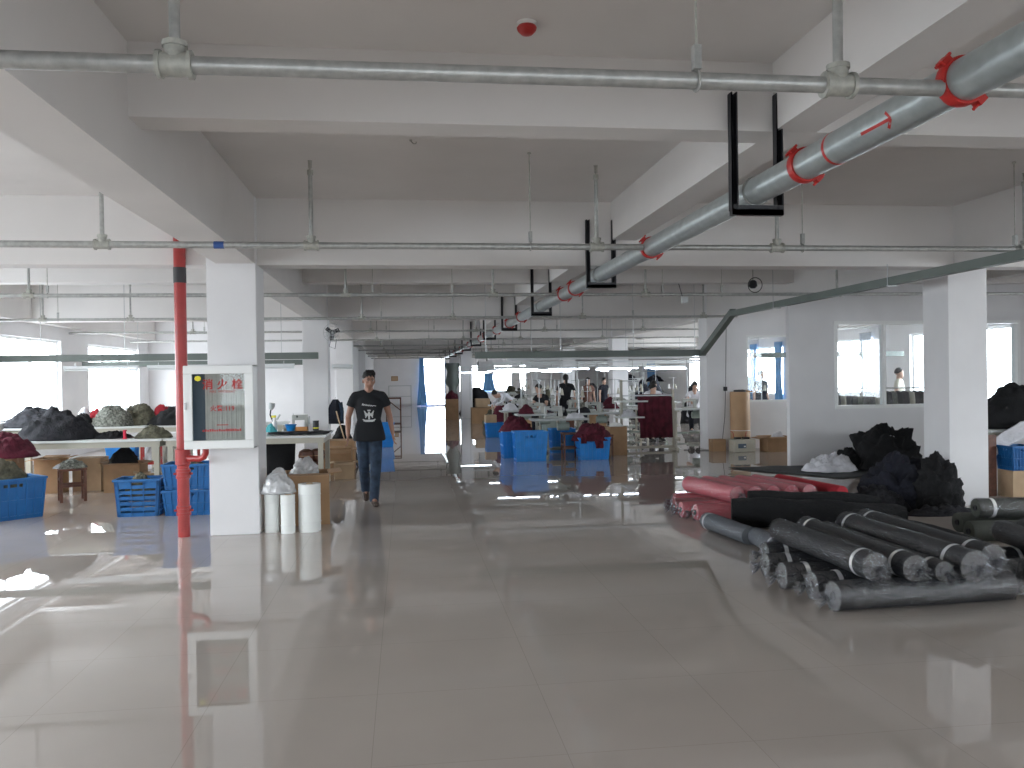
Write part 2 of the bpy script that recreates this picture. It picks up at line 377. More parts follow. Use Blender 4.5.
# branch pipes
bys = [3.06, 7.2, 11.35, 15.6, 19.8, 24.0, 28.2, 32.3, 36.4, 40.5, 44.6]
for i, y in enumerate(bys):
    zz = 2.69 if i == 0 else 2.715
    x0 = WL+.02 if y > 5 else -4.2; x1 = {3.06: 5.2, 7.2: 5.78, 11.35: 6.3, 15.6: 6.35}.get(y, 11.5)
    if y > 26: x0 = -1.7
    if y > 5 and y < 12: x1 = {7.2: 5.78, 11.35: 9.9}[y]
    t = thing('sprinkler_pipe', 'thin galvanised sprinkler pipe crossing the ceiling, ' + ordn[i], 'pipe', (0, y, zz), 0, 'sprinkler branch pipes')
    r = {0:.031, 1:.028}.get(i, .025)
    MB().cyl((x0,0,0), (PX-PR-.005,0,0), r, n=16).build('pipe_run', 'galv', t, True)
    MB().cyl((PX+PR+.005,0,0), (x1,0,0), r*.9, n=16).build('pipe_run', 'galv', t, True)
    R = {0: [-.77, 1.66], 1: [-2.4, -.75, 1.67, 3.31, 5.72], 2: [-4.67, -.75, 1.2, 3.31, 6.1], 3: [-6.2, -4.75, -.75, .9, 3.33, 5.68]}.get(i, [-4.7, -.75, 1.67, 3.31, 5.7])
    K = {0: [1.1], 1: [1.09, 3.55, 5.62], 2: [-4.45, -.4, .65, 3.55, 4.4], 3: [-5.95, -2.5, -.4, 4.3]}.get(i, [-4.45, -.4, .7, 3.6])
    for x in R:
        if x < x0: continue
        mb = MB(); mb.cyl((x,0,.02), (x,0,.60), r*.62, n=12); mb.build('riser', 'galv', t, True)
        mb = MB(); mb.cyl((x-.055,0,0),(x+.055,0,0), r*1.35, n=16); mb.cyl((x-.06,0,0),(x-.045,0,0), r*1.6, n=16); mb.cyl((x+.045,0,0),(x+.06,0,0), r*1.6, n=16)
        mb.cyl((x,0,0),(x,0,.075), r*1.2, n=14); mb.cyl((x,0,.06),(x,0,.078), r*1.4, n=14); mb.build('tee_fitting', 'fit', t, True)
        mb = MB(); mb.cyl((x,0,.585),(x,0,.625), r*.85, n=10); mb.cyl((x,0,.62),(x,0,.70), .006, n=8); mb.cyl((x,0,.70),(x,0,.703), .02, n=12)
        mb.cyl((x-.012,0,.64),(x-.012,0,.70), .003, n=6); mb.cyl((x+.012,0,.64),(x+.012,0,.70), .003, n=6); mb.build('sprinkler_head', 'fit', t, True)
    for x in K:
        if x < x0 or x > x1: continue
        mb = MB(); mb.cyl((x,0,r+.09),(x,0,.805), .005, n=8); mb.cyl((x,0,.795),(x,0,.805), .018, n=10); mb.build('hanger_rod', 'fit', t, True)
        mb = MB(); mb.ring((x,0,0), (1,0,0), r+.006, .006, 18, 6); mb.bb(x-.014,x+.014,-.018,.018,r+.01,r+.10); mb.build('pipe_clamp', 'galv', t, True)
    if i == 1: MB().cyl((-1.53,0,0),(-1.45,0,0), r*1.1, n=16).build('blue_tape', 'bst', t, True)

# cable tray: sloping run on the right, then crossing the hall
def bar3(mb, p0, p1, w, h):
    p0, p1 = Vector(p0), Vector(p1); d = (p1-p0).normalized(); up = Vector((0,0,1)); s = d.cross(up).normalized(); u = s.cross(d)
    vs = []
    for p in (p0, p1):
        for a, b in ((-1,-1),(1,-1),(1,1),(-1,1)): vs.append(p+s*(a*w/2)+u*(b*h/2))
    mb.add(vs, [(0,1,2,3),(7,6,5,4),(0,4,5,1),(1,5,6,2),(2,6,7,3),(3,7,4,0)])
t = thing('cable_tray', 'grey-green cable tray bending down from the ceiling beside the right columns', 'cable tray', (5.5, 0, 0))
mb = MB(); bar3(mb, (0,5.2,2.625), (0,13.75,2.625), .10, .09); mb.build('ceiling_run', 'tray', t)
mb = MB(); bar3(mb, (0,13.68,2.65), (0.12,15.5,2.02), .10, .11); mb.build('drop_run', 'tray', t)
mb = MB(); bar3(mb, (.2,15.6,2.02), (-4.2,15.6,2.02), .10, .12); mb.build('lower_run', 'tray', t)
for x in (-4.0,-2.6,-1.2,0): MB().cyl((x,15.6,2.08),(x,15.6,ZC), .006, n=6).build('hanger_rod', 'steel', t)
for y in (6.2, 9.0, 12.0): MB().bb(-.06,.06,y-.015,y+.015,2.565,2.58).cyl((-.055,y,2.58),(-.055,y,ZG if y==9.0 else ZC), .005, n=6).build('hanger_rod', 'steel', t)

def light_bar(x0, x1, y, z, label, rods, m='tray', hh=.06):
    t = thing('light_trunking', label, 'light trunking', (x0, y, z), 0, 'suspended light trunking')
    MB().bb(0, x1-x0, -.05,.05,-hh,hh).build('trunk', m, t, bevel=.006)
    for x in rods: MB().cyl((x-x0,0,.06),(x-x0,0,ZC-z), .006, n=6).build('hanger_rod', 'steel', t)
    if x0 > 0:
        k = x0+.35
        while k < x1 and x0 < 7: MB().cyl((k-x0,-.02,-.06),(k-x0,-.02,-z+.74), .010, n=6).build('power_drop_pole', 'lgrey', t); k += 1.35
    return t
light_bar(-7.2, -1.55, 15.75, 2.05, 'long grey trunking above the front worktables on the left side', (-6.3,-4.9,-3.4,-2.2))
light_bar(-7.2, -2.2, 20.2, 2.03, 'grey trunking above the rear worktables on the left side', (-6.0,-4.0))
for k, (y, x0, x1) in enumerate(((19.9,2.4,8.2),(24.1,2.5,9.2),(27.6,2.6,9.8),(33.3,2.2,10.2))):
    light_bar(x0, x1, y, 2.03, 'grey trunking over the sewing rows, ' + ['first','second','third','fourth'][k] + ' behind the sloping cable tray', (x0+.6, (x0+x1)/2, x1-.6), 'bat', .025)

def batten(name, x, y, z, L, label, lit=True, rods=True):
    t = thing(name, label, 'light', (x, y, z), 0, 'tube lights')
    MB().bb(-L/2, L/2, -.04,.04,0,.05).build('housing', 'bat', t, bevel=.005)
    MB().cyl((-L/2+.03,0,-.022),(L/2-.03,0,-.022), .016, n=12).build('tube', 'tube' if lit else 'bat', t, True)
    mb = MB()
    for sg in (-1,1): mb.bb(sg*(L/2-.02)-.012, sg*(L/2-.02)+.012, -.02,.02,-.045,.0)
    mb.build('tube_holder', 'bat', t)
    if rods:
        mb = MB()
        for sg in (-1,1): mb.cyl((sg*L*.35,0,.05),(sg*L*.35,0,.10), .005, n=6)
        mb.build('hanger_rod', 'steel', t)
    return t
light_bar(7.8, 12.1, 19.35, 2.05, 'grey trunking in the right room, seen through the partition windows', (8.4,10.0,11.6))
nm = 0
for y, xs in ((24.1, (3.2, 4.7, 6.15, 7.55)), (27.6, (3.3, 4.7, 6.9, 8.8)), (33.3, (2.75, 4.3, 6.0, 8.4))):
    for x in xs:
        batten('tube_light', x, y-.06, 1.85, 1.25, 'lit white tube light %s, %s' % ({24.1:'over the middle sewing rows',27.6:'over the sewing rows behind the middle ones',33.3:'over the far sewing rows'}[y], ['nearest the aisle','second from the aisle','third from the aisle','farthest from the aisle'][xs.index(x)]))
for x in (-5.3, -3.9, -2.6):
    batten('tube_light', x, 15.75, 1.86, 1.25, 'unlit white tube light under the left trunking, ' + {-5.3:'leftmost of three',-3.9:'middle of three',-2.6:'rightmost of three'}[x], False)

# red riser pipe and hydrant cabinet
t = thing('fire_riser_pipe', 'red fire riser pipe standing left of the hydrant cabinet column', 'pipe', (-2.285, 9.12, 0))
MB().cyl((0,0,0),(0,0,ZC), .06, n=24).build('pipe_run', 'red', t, True)
for z in (.65,.27):
    mb = MB(); mb.lathe([(.061,z-.05),(.072,z-.048),(.072,z-.02),(.064,z-.018),(.064,z+.018),(.072,z+.02),(.072,z+.048),(.061,z+.05)], n=24); mb.cyl((-.095,0,z),(.095,0,z), .012, n=8); mb.build('flange', 'red', t, True)
mb = MB(); mb.lathe([(.062,.74),(.075,.75),(.075,.90),(.062,.91)], n=24)
mb.tube([(0,0,.81),(.14,-.08,.81),(.20,-.11,.81),(.24,-.13,.83),(.26,-.14,.87),(.26,-.14,.93)], .032, 14); mb.build('branch_elbow', 'red', t, True)
o = MB().cyl((0,0,2.62),(0,0,2.78), .064, n=20).build('pipe_collar', 'black', t, True)

t = thing('hydrant_cabinet', 'white framed glass fire hydrant cabinet with red lettering fixed to the left column', 'cabinet', (-1.86, 8.86, .92))
W, H, D = .68, .84, .235
mb = MB(); x0, x1 = -W/2, W/2
mb.bb(x0,x1,D-.01,D,0,H).bb(x0,x0+.012,0,D,0,H).bb(x1-.012,x1,0,D,0,H).bb(x0,x1,0,D,0,.012).bb(x0,x1,0,D,H-.012,H)
mb.build('cabinet_body', 'frame', t)
mb = MB(); q = .085
mb.bb(x0,x1,-.03,0,0,q).bb(x0,x1,-.03,0,H-q,H).bb(x0,x0+q,-.03,0,q,H-q).bb(x1-q,x1,-.03,0,q,H-q); dr = mb.build('door', 'frame', t, bevel=.006)
MB().bb(x0+.012,x0+.03,-.045,-.03,.40,.47).build('handle', 'steel', dr)
MB().bb(x0+q,x1-q,-.016,-.012,q,H-q).build('glass_pane', 'glass2', t)
mb = MB(); nx = 17; X0 = x0+q+.11
for k in range(nx):
    xx = X0 + k*(x1-q-X0)/nx + .012
    mb.tube([(xx - (.03*math.sin(z*6) if k == 0 else 0)*0, .06+.004*(k%2), z) for z in (.03,.3,.6,.80)], [(.0155,.012)]*4, 8, ref=(1,0,0))
mb.build('fire_hose', 'hose', t, True)
MB().bb(x0+.02,X0+.015,.10,.11,.02,H-.02).build('reflection_panel', 'bluegrey', t)  # dark reflection in the cabinet glass, put in as a blue-grey panel
mb = MB(); mb.ell((x0+q+.055,-.0165,H-q-.045),(.033,.002,.028),16,5); mb.build('sticker', 'yel', t, True)
def text(body, size, loc, parent, m, name='lettering', rx=PI/2, rz=0, bold=.0):
    c = bpy.data.curves.new(name, 'FONT'); c.body = body; c.size = size; c.align_x = 'CENTER'; c.extrude = .0015; c.offset = bold
    c.space_character = 1.05
    o = bpy.data.objects.new(name, c); COL.objects.link(o); o.parent = parent; o.location = loc; o.rotation_euler = (rx, 0, rz)
    c.materials.append(M[m]); bpy.context.view_layer.update()
    me = bpy.data.meshes.new_from_object(o.evaluated_get(bpy.context.evaluated_depsgraph_get()))
    n = bpy.data.objects.new(name, me); COL.objects.link(n); n.parent = parent; n.location = loc; n.rotation_euler = (rx, 0, rz)
    bpy.data.objects.remove(o); return n
text('\u6d88 \u706b \u6813', .108, (.04,-.0205,.610), t, 'redd', bold=.0022)
text('FIRE  HYDRANT', .034, (.04,-.0205,.565), t, 'redd')
text('\u706b\u8b66:119', .062, (.035,-.0195,.385), t, 'redd', bold=.0012)
mb = MB(); rr = random.Random(3)
for k in range(17): mb.bb(-.16+k*.0225,-.16+k*.0225+.016,-.0205,-.0175,.175,.200 if rr.random()>.4 else .193)
mb.build('lettering', 'redd', t); mb = MB()
for k in range(9): mb.bb(-.02+k*.0125,-.02+k*.0125+.009,-.0205,-.0175,.235,.245)
mb.build('lettering', 'redd', t)

# smoke detector, ceiling stub, wall lamp, fan
t = thing('smoke_detector', 'round red smoke detector fixed to the ceiling above the aisle', 'smoke detector', (.69, 4.58, ZC-.065))
MB().lathe([(.055,.065),(.055,.05),(.05,.045)], n=24).build('base', 'frame', t, True)
MB().lathe([(.048,.047),(.055,.035),(.05,.02),(.03,.0),(.01,-.002)], n=24).build('sensor_head', 'redd', t, True)
t = thing('ceiling_hook', 'small dark hook in the ceiling above the aisle', 'hook', (.08, 6.9, ZC))
MB().cyl((0,0,-.012),(0,0,0), .012, n=10).tube([(0,0,-.01),(.02,0,-.03),(.04,0,-.03),(.045,0,-.015)], .005, 6).build('hook', 'fit', t)
t = thing('cable_coil', 'black loudspeaker with a loop of loose cable hanging under the beam', 'loudspeaker', (4.75, 11.1, 2.86))
MB().lathe([(.03,.02),(.05,.0),(.06,-.06),(.03,-.09)], n=16).build('housing', 'black', t, True)
MB().cyl((0,0,.02),(0,0,ZC-2.86), .008, n=8).build('stem', 'fit', t)
MB().ring((.01,-.05,-.05), (0,1,.1), .10, .006, 24, 6).build('cable_loop', 'black', t, True)
t = thing('junction_box', 'small dark box clipped on the third sprinkler pipe', 'junction box', (3.83, 11.25, 2.63))
MB().bb(-.045,.045,-.03,.03,-.045,.045).build('box', 'lgrey', t, bevel=.005)
MB().cyl((-.03,0,.045),(-.08,0,.22), .006, n=6).build('cable', 'black', t)
t = thing('wall_fan', 'small wall fan on the second left column', 'fan', (-1.42, 17.15, 2.52))
MB().bb(-.05,.05,.06,.2,-.08,.08).cyl((0,.06,0),(.0,-.04,.02), .03, n=12).build('motor', 'lgrey', t, True)
mb = MB()
for R in (.06,.12,.18): mb.ring((.02,-.09,.02), (.2,1,0), R, .004, 24, 5)
for k in range(12):
    a = 2*PI*k/12; mb.cyl((.02,-.09,.02),(.02+.18*math.cos(a), -.09, .02+.18*math.sin(a)), .003, n=5)
mb.build('guard', 'steel', t)
mb = MB()
for k in range(3):
    a = 2*PI*k/3+.4; mb.box((.02+.08*math.cos(a), -.07, .02+.08*math.sin(a)), (.13,.004,.08), 0, .3, -a)
mb.build('fan_blade', 'black', t)
MB().tube([(-.0,.0,-.06),(-.05,-.02,-.25),(.06,0,-.3),(.09,.05,-.1)], .006, 6).build('cord', 'black', t, True)
batten('tube_light', -1.22, 17.2, 1.86, .42, 'short unlit lamp arm beside the second left column', False, False)

# ------------------------------------------------------------------ generic objects
def heap(name, label, cat, c, rx, ry, h, m, seed=0, rz=0, group=None, lump=1.0, n=64, ring=26, kind=None, steep=.55):
    """crumpled pile of cloth: a closed dome with ridged folds"""
    vs = []; fs = []; S = Vector((seed*7.3, seed*3.1, seed*1.7))
    cr, sr = math.cos(rz), math.sin(rz)
    for i in range(ring+1):
        u = i/ring; rad = 1-u
        if steep >= .9: rad = max(0, math.cos(u*PI/2))**.75; prof = math.sin(u*PI/2)
        else: prof = (1-rad*rad)*(1-steep)+steep*max(0, math.sin(u*PI/2))**.75
        for j in range(n):
            a = 2*PI*j/n; d = Vector((math.cos(a), math.sin(a), 0))
            p = Vector((d.x*rad*rx, d.y*rad*ry, prof*h))
            q = Vector((p.x, p.y, p.z))*2.6/max(.25, min(1.0, max(rx, ry)))
            n1 = noise.noise(q*.9+S); n2 = 3*abs(noise.noise(q*1.9+S*2))-.6; n3 = 3*abs(noise.noise(q*4.3+S*3))-.6
            k = 1 + lump*.20*n1
            dis = (.030*n2+.014*n3)*lump*min(1, rx+ry)*(.35+.65*min(1, u*4))
            nor = Vector((p.x/(rx*rx+.001), p.y/(ry*ry+.001), p.z/(h*h+.001)+.1)); nor.normalize()
            p = Vector((p.x*(1+.14*lump*n1), p.y*(1+.14*lump*n1), p.z*k)) + nor*dis
            p.z = max(0.0, p.z)
            if i == 0: p.z = 0
            vs.append((p.x*cr-p.y*sr, p.x*sr+p.y*cr, p.z))
    for i in range(ring):
        for j in range(n):
            k = (j+1) % n; fs.append((i*n+j, i*n+k, (i+1)*n+k, (i+1)*n+j))
    fs.append(tuple(range(n-1,-1,-1)))
    mb = MB(); mb.add(vs, fs)
    o = mb.build(name, m, None, 'all', c)
    return tag(o, label, cat, group, kind)

def cloth_sheet(mb, nx, ny, fn, th=.006):
    vs = [fn(i/nx, j/ny) for i in range(nx+1) for j in range(ny+1)]; N = len(vs)
    vs2 = [(x, y+.0, z-th) for x, y, z in vs]; fs = []
    for i in range(nx):
        for j in range(ny):
            a = i*(ny+1)+j; b = a+ny+1
            fs.append((a,b,b+1,a+1)); fs.append((N+a,N+a+1,N+b+1,N+b))
    for i in range(nx):
        a = i*(ny+1); b = a+ny+1; fs.append((a,N+a,N+b,b)); a += ny; b += ny; fs.append((a,b,N+b,N+a))
    for j in range(ny):
        a = j; fs.append((a,a+1,N+a+1,N+a)); a = nx*(ny+1)+j; fs.append((a,N+a,N+a+1,a+1))
    mb.add(vs+vs2, fs)

def crate(label, c, w, d, h, rz=0, style='v', m='blue', group='blue plastic crates'):
    t = thing('plastic_crate', label, 'crate', c, rz, group)
    k = .88; th = .012
    mb = MB()
    def P(s, z):  # half extents at height z
        f = k+(1-k)*z/h; return s*f/2
    mb.bb(-P(w,0),P(w,0),-P(d,0),P(d,0),0,.015)
    # four walls built from posts, bars and ribs leaning outwards
    def wall(u0, u1, z0, z1, side, o=0.0, tt=th):
        # u in -1..1 along the wall
        vs = []
        for z in (z0, z1):
            for u in (u0, u1):
                for q in (0, tt):
                    if side in (0, 2):
                        sg = -1 if side == 0 else 1
                        vs.append((u*P(w,z), sg*(P(d,z)+o-q), z))
                    else:
                        sg = -1 if side == 3 else 1
                        vs.append((sg*(P(w,z)+o-q), u*P(d,z), z))
        mb.add(vs, [(0,2,3,1),(4,5,7,6),(0,4,6,2),(1,3,7,5),(0,1,5,4),(2,6,7,3)])
    for side in range(4):
        if style == 'v':
            wall(-1,1,0,h*.80,side); wall(-1,1,h*.88,h,side)
            wall(-1,-.3,h*.80,h*.88,side); wall(.3,1,h*.80,h*.88,side)
            for u in [-.97,-.7,-.42,-.14,.14,.42,.7,.97]: wall(u-.03,u+.03,.0,h*.97,side,.012)
            for z in (.03, h*.45): wall(-1,1,z*1.0,z+.018,side,.012)
        else:
            wall(-1,-.82,0,h,side); wall(.82,1,0,h,side); wall(-1,1,0,h*.10,side)
            nb = 5
            for b in range(nb):
                z0 = h*(.10+.15*b); wall(-.82,.82,z0+h*.06,z0+h*.15,side)
            wall(-1,-.25,h*.85,h*.93,side); wall(.25,1,h*.85,h*.93,side); wall(-1,1,h*.93,h,side)
            for u in (-.85,-.28,.28,.85): wall(u-.02,u+.02,.0,h*.97,side,.01)
    mb.build('crate_body', m, t)
    mb = MB(); a, b = w/2+.018, d/2+.018
    mb.bb(-a,a,-b,-b+.03,h-.02,h+.008).bb(-a,a,b-.03,b,h-.02,h+.008).bb(-a,-a+.03,-b+.03,b-.03,h-.02,h+.008).bb(a-.03,a,-b+.03,b-.03,h-.02,h+.008)
    mb.build('rim', m, t, bevel=.004)
    return t

def carton(label, c, w, d, h, rz=0, m='card', openf=True, group='cardboard boxes', flap=.14):
    t = thing('cardboard_box', label, 'box', c, rz, group); th = .008
    mb = MB(); mb.bb(-w/2,w/2,-d/2,-d/2+th,0,h).bb(-w/2,w/2,d/2-th,d/2,0,h).bb(-w/2,-w/2+th,-d/2+th,d/2-th,0,h).bb(w/2-th,w/2,-d/2+th,d/2-th,0,h).bb(-w/2+th,w/2-th,-d/2+th,d/2-th,0,th)
    mb.build('box_body', m, t)
    if openf:
        for (cx, cy, L, ax, sg) in ((0,-d/2,w,'x',-1),(0,d/2,w,'x',1),(-w/2,0,d,'y',-1),(w/2,0,d,'y',1)):
            an = rnd.uniform(.5, 1.1); q = MB(); dz = -flap*math.sin(an-.7); dd = flap*math.cos(an-.7)
            if ax == 'x': q.add([(-L/2,cy,h),(L/2,cy,h),(L/2-.01,cy+sg*dd,h+dz),(-L/2+.01,cy+sg*dd,h+dz),(-L/2,cy,h+th),(L/2,cy,h+th),(L/2-.01,cy+sg*dd,h+dz+th),(-L/2+.01,cy+sg*dd,h+dz+th)], [(0,3,2,1),(4,5,6,7),(0,1,5,4),(1,2,6,5),(2,3,7,6),(3,0,4,7)])
            else: q.add([(cx,-L/2,h),(cx,L/2,h),(cx+sg*dd,L/2-.01,h+dz),(cx+sg*dd,-L/2+.01,h+dz),(cx,-L/2,h+th),(cx,L/2,h+th),(cx+sg*dd,L/2-.01,h+dz+th),(cx+sg*dd,-L/2+.01,h+dz+th)], [(0,3,2,1),(4,5,6,7),(0,1,5,4),(1,2,6,5),(2,3,7,6),(3,0,4,7)])
            q.build('flap', m, t)
    else:
        MB().bb(-w/2,w/2,-d/2,-.002,h,h+.006).bb(-w/2,w/2,.002,d/2,h,h+.006).build('flap', m, t)
        MB().bb(-w/2-.001,w/2+.001,-.025,.025,h+.006,h+.0075).bb(-w/2-.0015,-w/2,-.025,.025,h-.06,h+.006).bb(w/2,w/2+.0015,-.025,.025,h-.06,h+.006).build('tape', 'card2', t)
    return t

def fabric_roll(label, p0, p1, r, m='rollg', wrap=True, tuft=(1,1), band=(.12,.88), group='dark fabric rolls', seed=0, core=True, bandm='paper', name='fabric_roll'):
    p0, p1 = Vector(p0), Vector(p1); d = p1-p0; L = d.length; rz = math.atan2(d.y, d.x)
    t = thing(name, label, 'fabric roll', tuple(p0), rz, group); t.rotation_euler = (0, -math.asin(d.z/L), rz)
    S = Vector((seed*3.7, seed, 1.3)); n = 28; mb = MB(); rings = []
    def rad(x, a, amp):
        v = noise.noise(Vector((x*2.2, math.cos(a)*.9, math.sin(a)*.9))+S); w = noise.noise(Vector((x*9, math.cos(a)*2, math.sin(a)*2))+S)
        if not wrap and m == 'bk': return r*(1+amp*(.26*v+.10*w))*(1-.35*max(0, (x/L-.7)/.3)**2)
        return r*(1+amp*(.05*v+.025*w))
    def ringat(x, f=1.0, amp=1.0): return [(x, f*rad(x,2*PI*j/n,amp)*math.cos(2*PI*j/n), f*rad(x,2*PI*j/n,amp)*math.sin(2*PI*j/n)) for j in range(n)]
    rings = [ringat(0,.97)]+[ringat(L*(i+.15)/18) for i in range(18)]+[ringat(L,.97)]
    mb.loft(rings); mb.build('fabric_body', m, t, True)
    if core:
        q = MB()
        for x0, x1 in ((-.012,.0),(L,L+.012)):
            q.loft([[(x, rr*math.cos(2*PI*j/16), rr*math.sin(2*PI*j/16)) for j in range(16)] for x, rr in ((x0,.022),(x0,.03),(x1,.03),(x1,.022))], False)
        for x0 in (-.004, L+.003): q.cyl((x0,0,0),(x0+.001,0,0), .023, n=16)
        q.build('core_tube', 'black', t, True)
    if band:
        for f in band:
            if f is None: continue
            b = MB(); x = f*L; w = .017
            b.loft([[(x+o, (r*1.022+.002)*math.cos(2*PI*j/n), (r*1.022+.002)*math.sin(2*PI*j/n)) for j in range(n)] for o in (-w, w)], False)
            b.build('label_band', bandm, t, True)
    if wrap:
        q = MB(); R = 1.07; rings = []
        def tw(x, f, k):
            return [(x, f*r*(1+.16*noise.noise(Vector((math.cos(2*PI*j/n)*3,math.sin(2*PI*j/n)*3,x*20+k))+S))*math.cos(2*PI*j/n+k*.3), f*r*(1+.16*noise.noise(Vector((math.cos(2*PI*j/n)*3,math.sin(2*PI*j/n)*3,x*20+k))+S))*math.sin(2*PI*j/n+k*.3)) for j in range(n)]
        rings += [ringat(-.005,R*1.0,1.4)]+[ringat(L*(i+.5)/22,R+.008*math.sin(i*2.1),1.8) for i in range(22)]+[ringat(L+.005,R,1.4)]
        q.loft(rings, False); q.build('plastic_wrap', 'filmp' if m in ('pink','redc') else 'film', t, 'all')
        for k, (on, x, sg) in enumerate(((tuft[0], 0, -1), (tuft[1], L, 1))):
            if not on: continue
            def tw(dx, f, k2):
                return [(x+sg*(dx+.012*math.sin(j*2.4+k2)), f*r*(1+.35*math.sin(j*2.0+k2*1.3))*math.cos(2*PI*j/n), f*r*(1+.35*math.sin(j*2.0+k2*1.3))*math.sin(2*PI*j/n)-(.02 if dx > .06 else 0)) for j in range(n)]
            z = MB(); z.loft([ringat(x, 1.06), tw(.022,.80,1), tw(.030,.45,2), tw(.040,.16,3), tw(.055,.15,4), tw(.085,.38,5), tw(.115,.52,6)], False)
            z.build('film_tuft', 'filmt', t, 'all')
    return t

def stool(label, c, rz=0, s=.30, h=.46, m='wood', group='wooden stools'):
    t = thing('wooden_stool', label, 'stool', c, rz, group)
    MB().bb(-s/2,s/2,-s/2,s/2,h-.03,h).build('seat', m, t, bevel=.004)
    for a in (-1,1):
        for b in (-1,1): MB().bb(a*(s/2-.025)-.018,a*(s/2-.025)+.018,b*(s/2-.025)-.018,b*(s/2-.025)+.018,0,h-.03).build('leg', m, t)
    i = s/2-.043
    MB().bb(-i,i,-s/2+.015,-s/2+.035,.20,.235).bb(-i,i,s/2-.035,s/2-.015,.20,.235).build('stretcher', m, t)
    MB().bb(-s/2+.015,-s/2+.035,-i,i,.28,.315).bb(s/2-.035,s/2-.015,-i,i,.28,.315).build('stretcher', m, t)
    return t

# ------------------------------------------------------------------ people
def person(name, label, loc, rz, J=None, shirt='tee', pants='jean', shoes='shoe', skin='skin', vox=.016, sleeve=.5, scale=1.0, longhair=False, face=True, bulk=1.0, group=None):
    D = dict(pelvis=(0,0,.93), chest=(0,0,1.26), neck=(0,.0,1.45), head=(0,-.015,1.60),
             sl=(.185,0,1.40), el=(.235,.01,1.13), wl=(.26,-.03,.89), sr=(-.185,0,1.40), er=(-.235,.01,1.13), wr=(-.26,-.03,.89),
             hl=(.09,0,.90), kl=(.095,-.01,.49), al=(.095,.02,.085), hr=(-.09,0,.90), kr=(-.095,-.01,.49), ar=(-.095,.02,.085),
             tl=(.11,-.15,.03), tr=(-.11,-.15,.03), hdl=(0,0,-1), hdr=(0,0,-1), yaw=0, nod=0)
    if J: D.update(J)
    V = {k: (Vector(v) if isinstance(v, tuple) else v) for k, v in D.items()}
    root = thing(name, label, 'person', loc, rz, group); root.scale = (scale,)*3
    def mix(a, b, t): return a*(1-t)+b*t
    lat = (V['sl']-V['sr']).normalized(); latp = (V['hl']-V['hr']).normalized()
    def remesh(o, v, sm=3):
        r = o.modifiers.new('Remesh', 'REMESH'); r.mode = 'VOXEL'; r.voxel_size = v; r.use_smooth_shade = True
        s = o.modifiers.new('Smooth', 'SMOOTH'); s.iterations = sm; s.factor = .5
        return o
    def torso(mb, k, top=True):
        P, C, N = V['pelvis'], V['chest'], V['neck']
        pts = [P-(C-P)*.28, P, mix(P,C,.45), C, mix(C,N,.45), mix(C,N,.82)]
        rr = [(.135,.10),(.165,.115),(.145,.10),(.175,.118),(.165,.105),(.085,.07)]
        mb.tube(pts, [(a*k*bulk, b*k*bulk) for a, b in rr], 20, ref=tuple(lat))
        mb.ell(V['sl']-lat*.02, (.062*k,.062*k,.06*k)); mb.ell(V['sr']+lat*.02, (.062*k,.062*k,.06*k))
        mb.tube([V['sr'], mix(V['sr'],V['sl'],.5)+Vector((0,0,.03)), V['sl']], [(.052*k,.052*k),(.07*k,.07*k),(.052*k,.052*k)], 14)
    def arm(mb, S, E, W, k=1.0, upto=1.0):
        if upto >= 1: mb.tube([S, mix(S,E,.5), E, mix(E,W,.35), W], [.048*k,.045*k,.038*k,.038*k,.026*k], 14)
    def leg(mb, Hh, K, A, k=1.0): mb.tube([Hh+Vector((0,0,.05)), mix(Hh,K,.35), K, mix(K,A,.35), mix(K,A,.8), A], [.088*k,.078*k,.055*k,.056*k,.038*k,.034*k], 16)
    def hand(mb, W, dr, side, fwd):
        dr = dr.normalized(); f = fwd-dr*fwd.dot(dr); f.normalize(); nrm = dr.cross(f)   # f: thumb side
        R = Matrix((f, nrm, dr)).transposed()
        mb.ell(W+dr*.045, (.040,.016,.052), 12, 9, R); mb.tube([W-dr*.02, W+dr*.03], [(.028,.022),(.036,.017)], 12, ref=tuple(f))
        for i, (o, L) in enumerate(((.028,.070),(.010,.078),(-.009,.073),(-.027,.058))):
            b = W+dr*.082+f*o; cur = -nrm*side
            p1 = b+dr*L*.42+cur*.004; p2 = p1+dr*L*.30+cur*L*.16; p3 = p2+dr*L*.20+cur*L*.26
            mb.tube([b-dr*.02,p1,p2,p3], [.0092,.0088,.008,.0068], 8)
        b = W+dr*.03+f*.032; cur = -nrm*side
        mb.tube([b-f*.012, b+dr*.025+f*.020+cur*.006, b+dr*.052+f*.024+cur*.016, b+dr*.070+f*.022+cur*.022], [.013,.0115,.0095,.0075], 8)
    # body, one continuous surface
    mb = MB(); torso(mb, .90)
    for s in 'lr':
        arm(mb, V['s'+s], V['e'+s], V['w'+s]); leg(mb, V['h'+s], V['k'+s], V['a'+s], .88)
        dv = V['hd'+s] if V['hd'+s].length > 0 else V['w'+s]-V['e'+s]
        if face: hand(mb, V['w'+s], dv, 1 if s == 'l' else -1, Vector((0,-1,.1)))
        else: mb.ell(V['w'+s]+dv.normalized()*.06, (.035,.03,.06))
        mb.tube([V['a'+s], mix(V['a'+s],V['t'+s],.5), V['t'+s]], [.036,.034,.026], 10)
    Hd = V['head']; Rh = Matrix.Rotation(V['yaw'],3,'Z') @ Matrix.Rotation(V['nod'],3,'X')
    def h(p): return Hd + Rh @ Vector(p)
    mb.tube([V['neck']-Vector((0,0,.05)), mix(V['neck'],Hd,.55)+Vector((0,.012,0))], [(.064,.062),(.054,.055)], 14)
    mb.ell(h((0,.012,.030)), (.074,.092,.088), 18, 12, Rh); mb.ell(h((0,-.018,-.030)), (.060,.068,.078), 16, 12, Rh)
